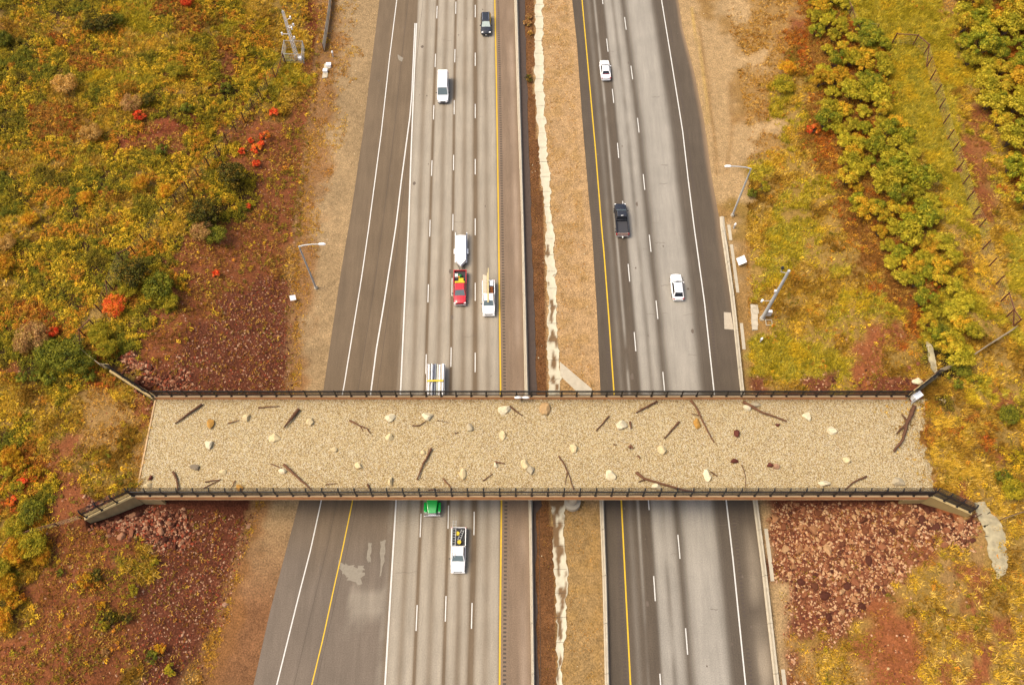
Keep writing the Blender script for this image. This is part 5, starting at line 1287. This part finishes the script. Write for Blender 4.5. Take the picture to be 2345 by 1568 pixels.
# ------------------------------------------------------------------ bushes one by one
def crown_np(seed, rx, rz, nl, per, leaf, cols, open_=0.0):
    r=np.random.default_rng(seed); V_=[];Cc=[]
    for i in range(nl):
        a=r.random()*6.28; q=math.sqrt(r.random())*.85; c=np.array([math.cos(a)*q*rx, math.sin(a)*q*rx*.95, rz*(.45+.5*math.sqrt(max(0,1-q*q)))*r.uniform(.75,1.1)])
        R0=rx*r.uniform(.16,.32); n=per
        d=r.normal(size=(n,3)); d[:,2]=np.abs(d[:,2])*.9-.25; d/=np.linalg.norm(d,axis=1,keepdims=True)
        p=c+d*R0*r.uniform(.6,1.25,(n,1))*[1,1,.85]
        nv=d+r.normal(size=(n,3))*.45; nv/=np.linalg.norm(nv,axis=1,keepdims=True)
        u=np.cross(nv,r.normal(size=(n,3))); u/=np.linalg.norm(u,axis=1,keepdims=True); w=np.cross(nv,u)
        s=leaf*r.uniform(.65,1.3,(n,1)); V_.append(np.stack([p-u*s,p-w*s*.65,p+u*s,p+w*s*.65],1).reshape(-1,3))
        base=cols[r.integers(0,len(cols))]; alt=cols[r.integers(0,len(cols))]
        cc=np.where(r.random((n,1))<.75,base,alt)*r.uniform(.72,1.28,(n,1)); Cc.append(np.repeat(cc,4,0))
    return np.concatenate(V_),np.concatenate(Cc)
def limbs(seed, rx, rz, n=7):
    rr=random.Random(seed); b=MB(); b.tube([(0,0,-.4),(0,0,.25*rz)],[.11*rx/1.8,.08*rx/1.8],7)
    for k in range(n):
        a=k*6.28/n+rr.uniform(-.3,.3); e=rr.uniform(.45,.8)
        b.tube([(0,0,.05*rz),(math.cos(a)*rx*e*.45,math.sin(a)*rx*e*.45,rz*.4),(math.cos(a)*rx*e,math.sin(a)*rx*e,rz*rr.uniform(.6,.85))],[.07*rx/1.8,.045,.015],5)
    return b
NOPAR=None
def bush_proto(name, seed, rx, rz, nl, per, leaf, cols):
    r=empty(name); v,c=crown_np(seed,rx,rz,nl,per,leaf,np.array([alb(*q) for q in cols])*VEG); f=np.arange(len(v)).reshape(-1,4)
    mesh_np('crown',v,f,M_leaf,c,r); limbs(seed,rx,rz).build('trunk',M_bark,r); return r
OAK=[[(200,192,62),(184,184,58),(216,208,80),(160,164,52)],[(216,202,70),(200,186,58),(224,186,60),(176,172,54)],[(172,178,54),(144,158,50),(190,188,64),(120,138,46)],[(216,184,60),(200,164,54),(186,172,54),(214,166,60)]]
oaks=[bush_proto('oak_bush',40+i,2.0,2.6+.5*(i//4),24,120,.125,OAK[i%4]) for i in range(8)]
used=set()
def put_bush(protos, i, X, Y, s, sz, lab, group, cat='bush', name=None):
    p=protos[i]
    if i in used and protos is oaks or id(p) in used: o=copy_tree(p)
    else: o=p; used.add(id(p))
    o.location=(X,Y,float(H(X,Y))-.08); o.rotation_euler=(0,0,random.uniform(0,6.28)); o.scale=(s,s,sz); tag(o,lab,cat,group); return o
def fill_bushes(poly, dist, lab, grp, smin, smax, wts, cap=400):
    P=np.array(poly); made=[]; tries=0
    while tries<9000 and len(made)<cap:
        tries+=1; x=random.uniform(P[:,0].min(),P[:,0].max()); y=random.uniform(P[:,1].min(),P[:,1].max())
        if not inpoly(np.array([x]),np.array([y]),poly)[0]: continue
        X,Y,Z=[float(c) for c in hit(x,y)]
        if any((X-a)**2+(Y-b_)**2<dist*dist for a,b_ in made): continue
        made.append((X,Y)); nzv=float(fbm(X,Y,9,401)); k=random.choices(range(4),wts)[0]
        if nzv>.66 and random.random()<.3: k=3
        s=random.uniform(smin,smax)*random.choice((.75,1,1,1.15)); put_bush(oaks,k+4*random.randint(0,1),X,Y,s,s*random.uniform(.7,1.3),lab,grp,'oak bush')
    return len(made)
TH1=[(1850,0),(1862,77),(1895,134),(1870,200),(1885,317),(1925,367),(1935,434),(1975,501),(2015,549),(2030,643),(2084,672),(2110,745),(2140,800),(2180,835),(2212,830),(2222,750),(2205,703),(2200,650),(2175,566),(2140,524),(2130,468),(2092,384),(2058,300),(2008,217),(2028,167),(2022,100),(1950,50),(1925,0)]
TH2=[(2185,-40),(2180,84),(2203,140),(2233,187),(2240,240),(2270,300),(2288,384),(2320,451),(2345,501),(2480,560),(2480,-40)]
n1_=fill_bushes(TH1,1.95,'yellow-green scrub oak in the long thicket beside the right deer fence','scrub oaks of the thicket beside the right deer fence',.62,1.0,[6,3,4,.3])
n2_=fill_bushes(TH2,2.5,'dark green and gold scrub oak in the thicket beyond the grassy track','scrub oaks of the thicket beyond the grassy track',.8,1.25,[5,3,4,.7])
print('oaks',n1_,n2_)
SH={ # kinds of single shrub
 'red':[(236,74,40),(246,100,56),(220,60,34),(250,130,80)],'orange':[(240,120,60),(250,150,80),(226,150,50),(244,100,64)],'dgreen':[(76,80,36),(96,100,42),(116,116,48),(62,66,32),(150,128,52)],
 'green':[(104,120,44),(130,142,50),(156,160,56),(88,102,42)],'yellow':[(220,182,44),(236,202,70),(196,160,40),(206,140,44)],'pale':[(206,170,104),(222,190,126),(186,146,86),(200,160,80)],
 'pink':[(196,156,112),(214,180,136),(170,128,92),(200,176,110)],'ygreen':[(166,166,48),(190,184,60),(140,146,44),(206,190,60)]}
sprot={(k,b_):bush_proto('shrub' if k not in ('red','orange') else 'autumn_shrub',900+i+50*b_,1.0,1.15,*((16,70,.085) if not b_ else (46,90,.045)),v) for i,(k,v) in enumerate(SH.items()) for b_ in (0,1)}
susd=set()
S1=[ # view px, radius px, kind, label
(631,260,11,'red','bright red shrub highest on the red earth near the ditch'),(608,314,11,'orange','tall orange-red shrub below the bright red one'),(600,333,9,'red','red shrub leaning into the tall orange-red one'),(575,323,7,'red','small red shrub left of the orange-red pair'),
(589,344,12,'orange','orange shrub with yellow leaves in the red shrub group'),(556,347,9,'red','red shrub at the left of the red shrub group'),(589,378,11,'red','crimson shrub at the bottom of the red shrub group'),(571,474,8,'red','lone small red shrub beside a dark bush'),
(499,627,10,'red','lone orange-red shrub on bare red ground'),(268,700,27,'orange','large coral orange bush on the fence line'),(322,268,14,'red','red shrub beside the dusty pink bush'),(124,764,13,'red','small red bush touching the dusty pink bush on the left'),
(57,1102,11,'red','red bush among yellow ones left of the overpass'),(80,1095,8,'orange','small orange bush right of the red one'),(432,6,14,'red','red bush at the top edge of the scrub'),(30,1145,9,'orange','orange sprig below the yellow bushes at the left edge'),
(536,405,36,'dgreen','dark bush at the edge of the red earth below the red shrubs'),(475,492,38,'dgreen','dark green bush beside the bristly pale one'),(500,540,26,'green','green bush under the bristly pale one'),(465,530,24,'pink','bristly pale pink bush among dark green ones'),
(320,630,44,'dgreen','big grey-green bush above the coral bush'),(370,660,38,'green','green bush joined to the big grey-green one'),(300,668,24,'ygreen','yellow-green bush just above the coral bush'),(390,690,24,'ygreen','yellow-green bush at the right of the large green group'),
(165,815,36,'green','bright green bush right under the dusty pink one'),(120,810,30,'green','green bush below the dusty pink one'),(200,830,28,'green','green bush left of the upper left wing fence'),(88,770,34,'pink','dusty pink bare bush at the far left'),(60,790,22,'pink','smaller dusty pink bush by the left edge'),
(250,800,26,'ygreen','yellow-green bush between fence and red slope'),(210,860,16,'green','small green bush above the upper left wing wall'),(235,765,26,'ygreen','leafy bush on the fence line above the wing wall'),(55,865,13,'green','small green bush, left of three in a row'),(88,862,13,'green','small green bush, middle of three in a row'),(118,868,15,'green','small green bush, right of three in a row'),
(375,346,14,'green','round green bush on the dirt track'),(155,200,26,'pale','pale tan bush in the middle of the scrub'),(215,310,24,'pale','second pale tan bush further down the scrub'),(305,240,22,'pink','dusty grey-pink bush in the scrub'),(408,165,22,'ygreen','bright yellow-green bush near the middle of the scrub'),
(345,230,18,'dgreen','dark green bush right of the dusty grey-pink one'),(248,60,22,'dgreen','dark green bush below the tan grass band'),(215,66,20,'dgreen','second dark green bush below the tan grass band'),(270,50,16,'green','green bush at the end of the dark pair'),
(12,95,18,'green','green bush near the upper left corner'),(520,205,12,'green','small emerald bush near the ditch'),(430,250,12,'green','small green bush above the dirt track'),
(20,560,20,'pale','pale yellow bush at the left edge'),(15,610,24,'yellow','golden bush at the left edge'),(75,505,20,'yellow','golden bush in the lower scrub'),(200,455,18,'yellow','yellow bush in the middle lower scrub'),(330,420,20,'yellow','yellow bush left of the dark bush'),(385,440,18,'yellow','second yellow bush left of the dark bush'),
(30,1040,22,'yellow','yellow bush group left of the overpass, upper one'),(55,1060,18,'yellow','yellow bush beside the red one'),(15,1085,18,'ygreen','yellow-green bush at the left edge beside the red one'),(85,1080,16,'yellow','golden bush above the small orange one'),(45,1118,14,'ygreen','yellow-green bush under the red bush'),
(83,1172,28,'green','round green bush at the left above the rusty rail'),(45,1205,26,'ygreen','yellow bush just above the rusty rail'),(85,1245,32,'ygreen','yellow-green bush below the rusty rail'),(45,1260,30,'yellow','mottled yellow bush below the rusty rail'),(105,1270,22,'yellow','yellow bush at the edge of the dark gully'),
(20,1340,30,'yellow','golden bush at the lower left edge'),(45,1370,20,'yellow','golden bush reaching over dark earth at the lower left'),(15,1415,28,'yellow','lowest golden bush at the left edge'),(10,1300,26,'ygreen','yellow-green bush at the left edge above the golden one'),
(140,1310,8,'green','tiny green shrub on bare red earth'),(199,1328,14,'yellow','small yellow shrub on bare red earth'),(224,1315,12,'dgreen','small dark shrub right of the small yellow shrub'),(305,1352,13,'ygreen','pale yellow-green tuft shrub on the slope'),(235,1385,9,'yellow','thin yellow shrub on the lower slope'),
(253,1415,11,'dgreen','round grey-green shrub on the lower slope'),(294,1412,10,'dgreen','small dark shrub at the edge of the rubble'),(244,1492,8,'pink','little grey shrub near the bottom'),(370,1482,11,'yellow','yellow shrub in the lower rubble'),(352,1502,13,'green','green shrub in the lower rubble'),(395,1530,12,'ygreen','spiky yellow shrub near the bottom of the slope'),(356,1288,9,'ygreen','small yellow tuft shrub in the upper rubble'),
(2150,760,22,'green','green bush at the lower tip of the oak thicket'),(2175,800,24,'green','dense green bush above the right mesh fence'),(2195,845,22,'green','bright green bush crossed by the right mesh fence'),(2225,870,16,'ygreen','low green bush below the right mesh fence'),(2190,880,12,'green','small green bush near the upper right wing wall'),
(1745,430,16,'ygreen','low yellow-green bush beside the right lamp'),(1720,445,12,'green','small green bush next to the right lamp pole'),(1790,200,26,'ygreen','bright yellow bush left of the oak thicket'),(1800,160,20,'yellow','yellow bush on the dry slope left of the thicket'),(1860,300,13,'orange','orange sprig at the edge of the oak thicket'),
(2300,950,24,'green','green bush near the right edge above the overpass'),(2310,1120,26,'ygreen','yellow-green bush at the right edge beside the overpass'),(2290,1090,18,'green','dark green bush at the right edge beside the overpass'),
(1207,55,8,'pink','pale dead shrub in the upper median'),(1211,40,7,'pink','small pale weed clump in the upper median'),(1214,77,6,'pale','small grey rock-like weed in the upper median'),(1211,182,9,'dgreen','green weed patch in the median strip')]
for (x,y,r,kd,lab) in S1:
    X,Y,Z=[float(c) for c in hit(x,y+r*.25)]; depth=math.sqrt(X*X+Y*Y+(CH-Z)**2); s=r*depth/F*(1.12 if r<16 else .98)
    kd=(kd,int(s>1.3)); p=sprot[kd]
    o=copy_tree(p) if kd in susd else p; susd.add(kd)
    o.location=(X,Y,Z-.05); o.rotation_euler=(0,0,random.uniform(0,6.28)); o.scale=(s,s*random.uniform(.85,1.1),max(.5,s*.85)); tag(o,lab,'shrub')
for kk,p in sprot.items():
    if kk not in susd:
        for ch in list(p.children): bpy.data.objects.remove(ch)
        bpy.data.objects.remove(p)
# ------------------------------------------------------------------ light, sky, camera
w=bpy.data.worlds.new('World'); bpy.context.scene.world=w; w.use_nodes=True; nt=w.node_tree
sk=nt.nodes.new('ShaderNodeTexSky'); sk.sky_type='NISHITA'; sk.sun_disc=False
EL,AZ=R(61),R(-90)    # AZ measured from +Y towards +X
sk.sun_elevation=EL; sk.sun_rotation=AZ; sk.dust_density=7.0; sk.ozone_density=0.0; sk.air_density=1.0
nt.links.new(sk.outputs[0],nt.nodes['Background'].inputs[0]); nt.nodes['Background'].inputs[1].default_value=.12
sl=bpy.data.lights.new('sun','SUN'); sl.energy=1.4; sl.angle=R(26); sl.color=(1,.90,.72); so=bpy.data.objects.new('sun',sl); C.objects.link(so)
dv=Vector((math.sin(AZ)*math.cos(EL),math.cos(AZ)*math.cos(EL),math.sin(EL))); so.rotation_euler=dv.to_track_quat('Z','Y').to_euler(); so.location=(0,0,140)
cd_=bpy.data.cameras.new('camera'); cd_.sensor_width=36; cd_.lens=F/2345*36; cd_.clip_end=4000; co=bpy.data.objects.new('camera',cd_); C.objects.link(co)
co.location=(0,0,CH); co.rotation_euler=(TH,0,0); bpy.context.scene.camera=co
vs=bpy.context.scene.view_settings; vs.view_transform='Standard'; vs.look='None'; vs.gamma=1; vs.exposure=EXPO
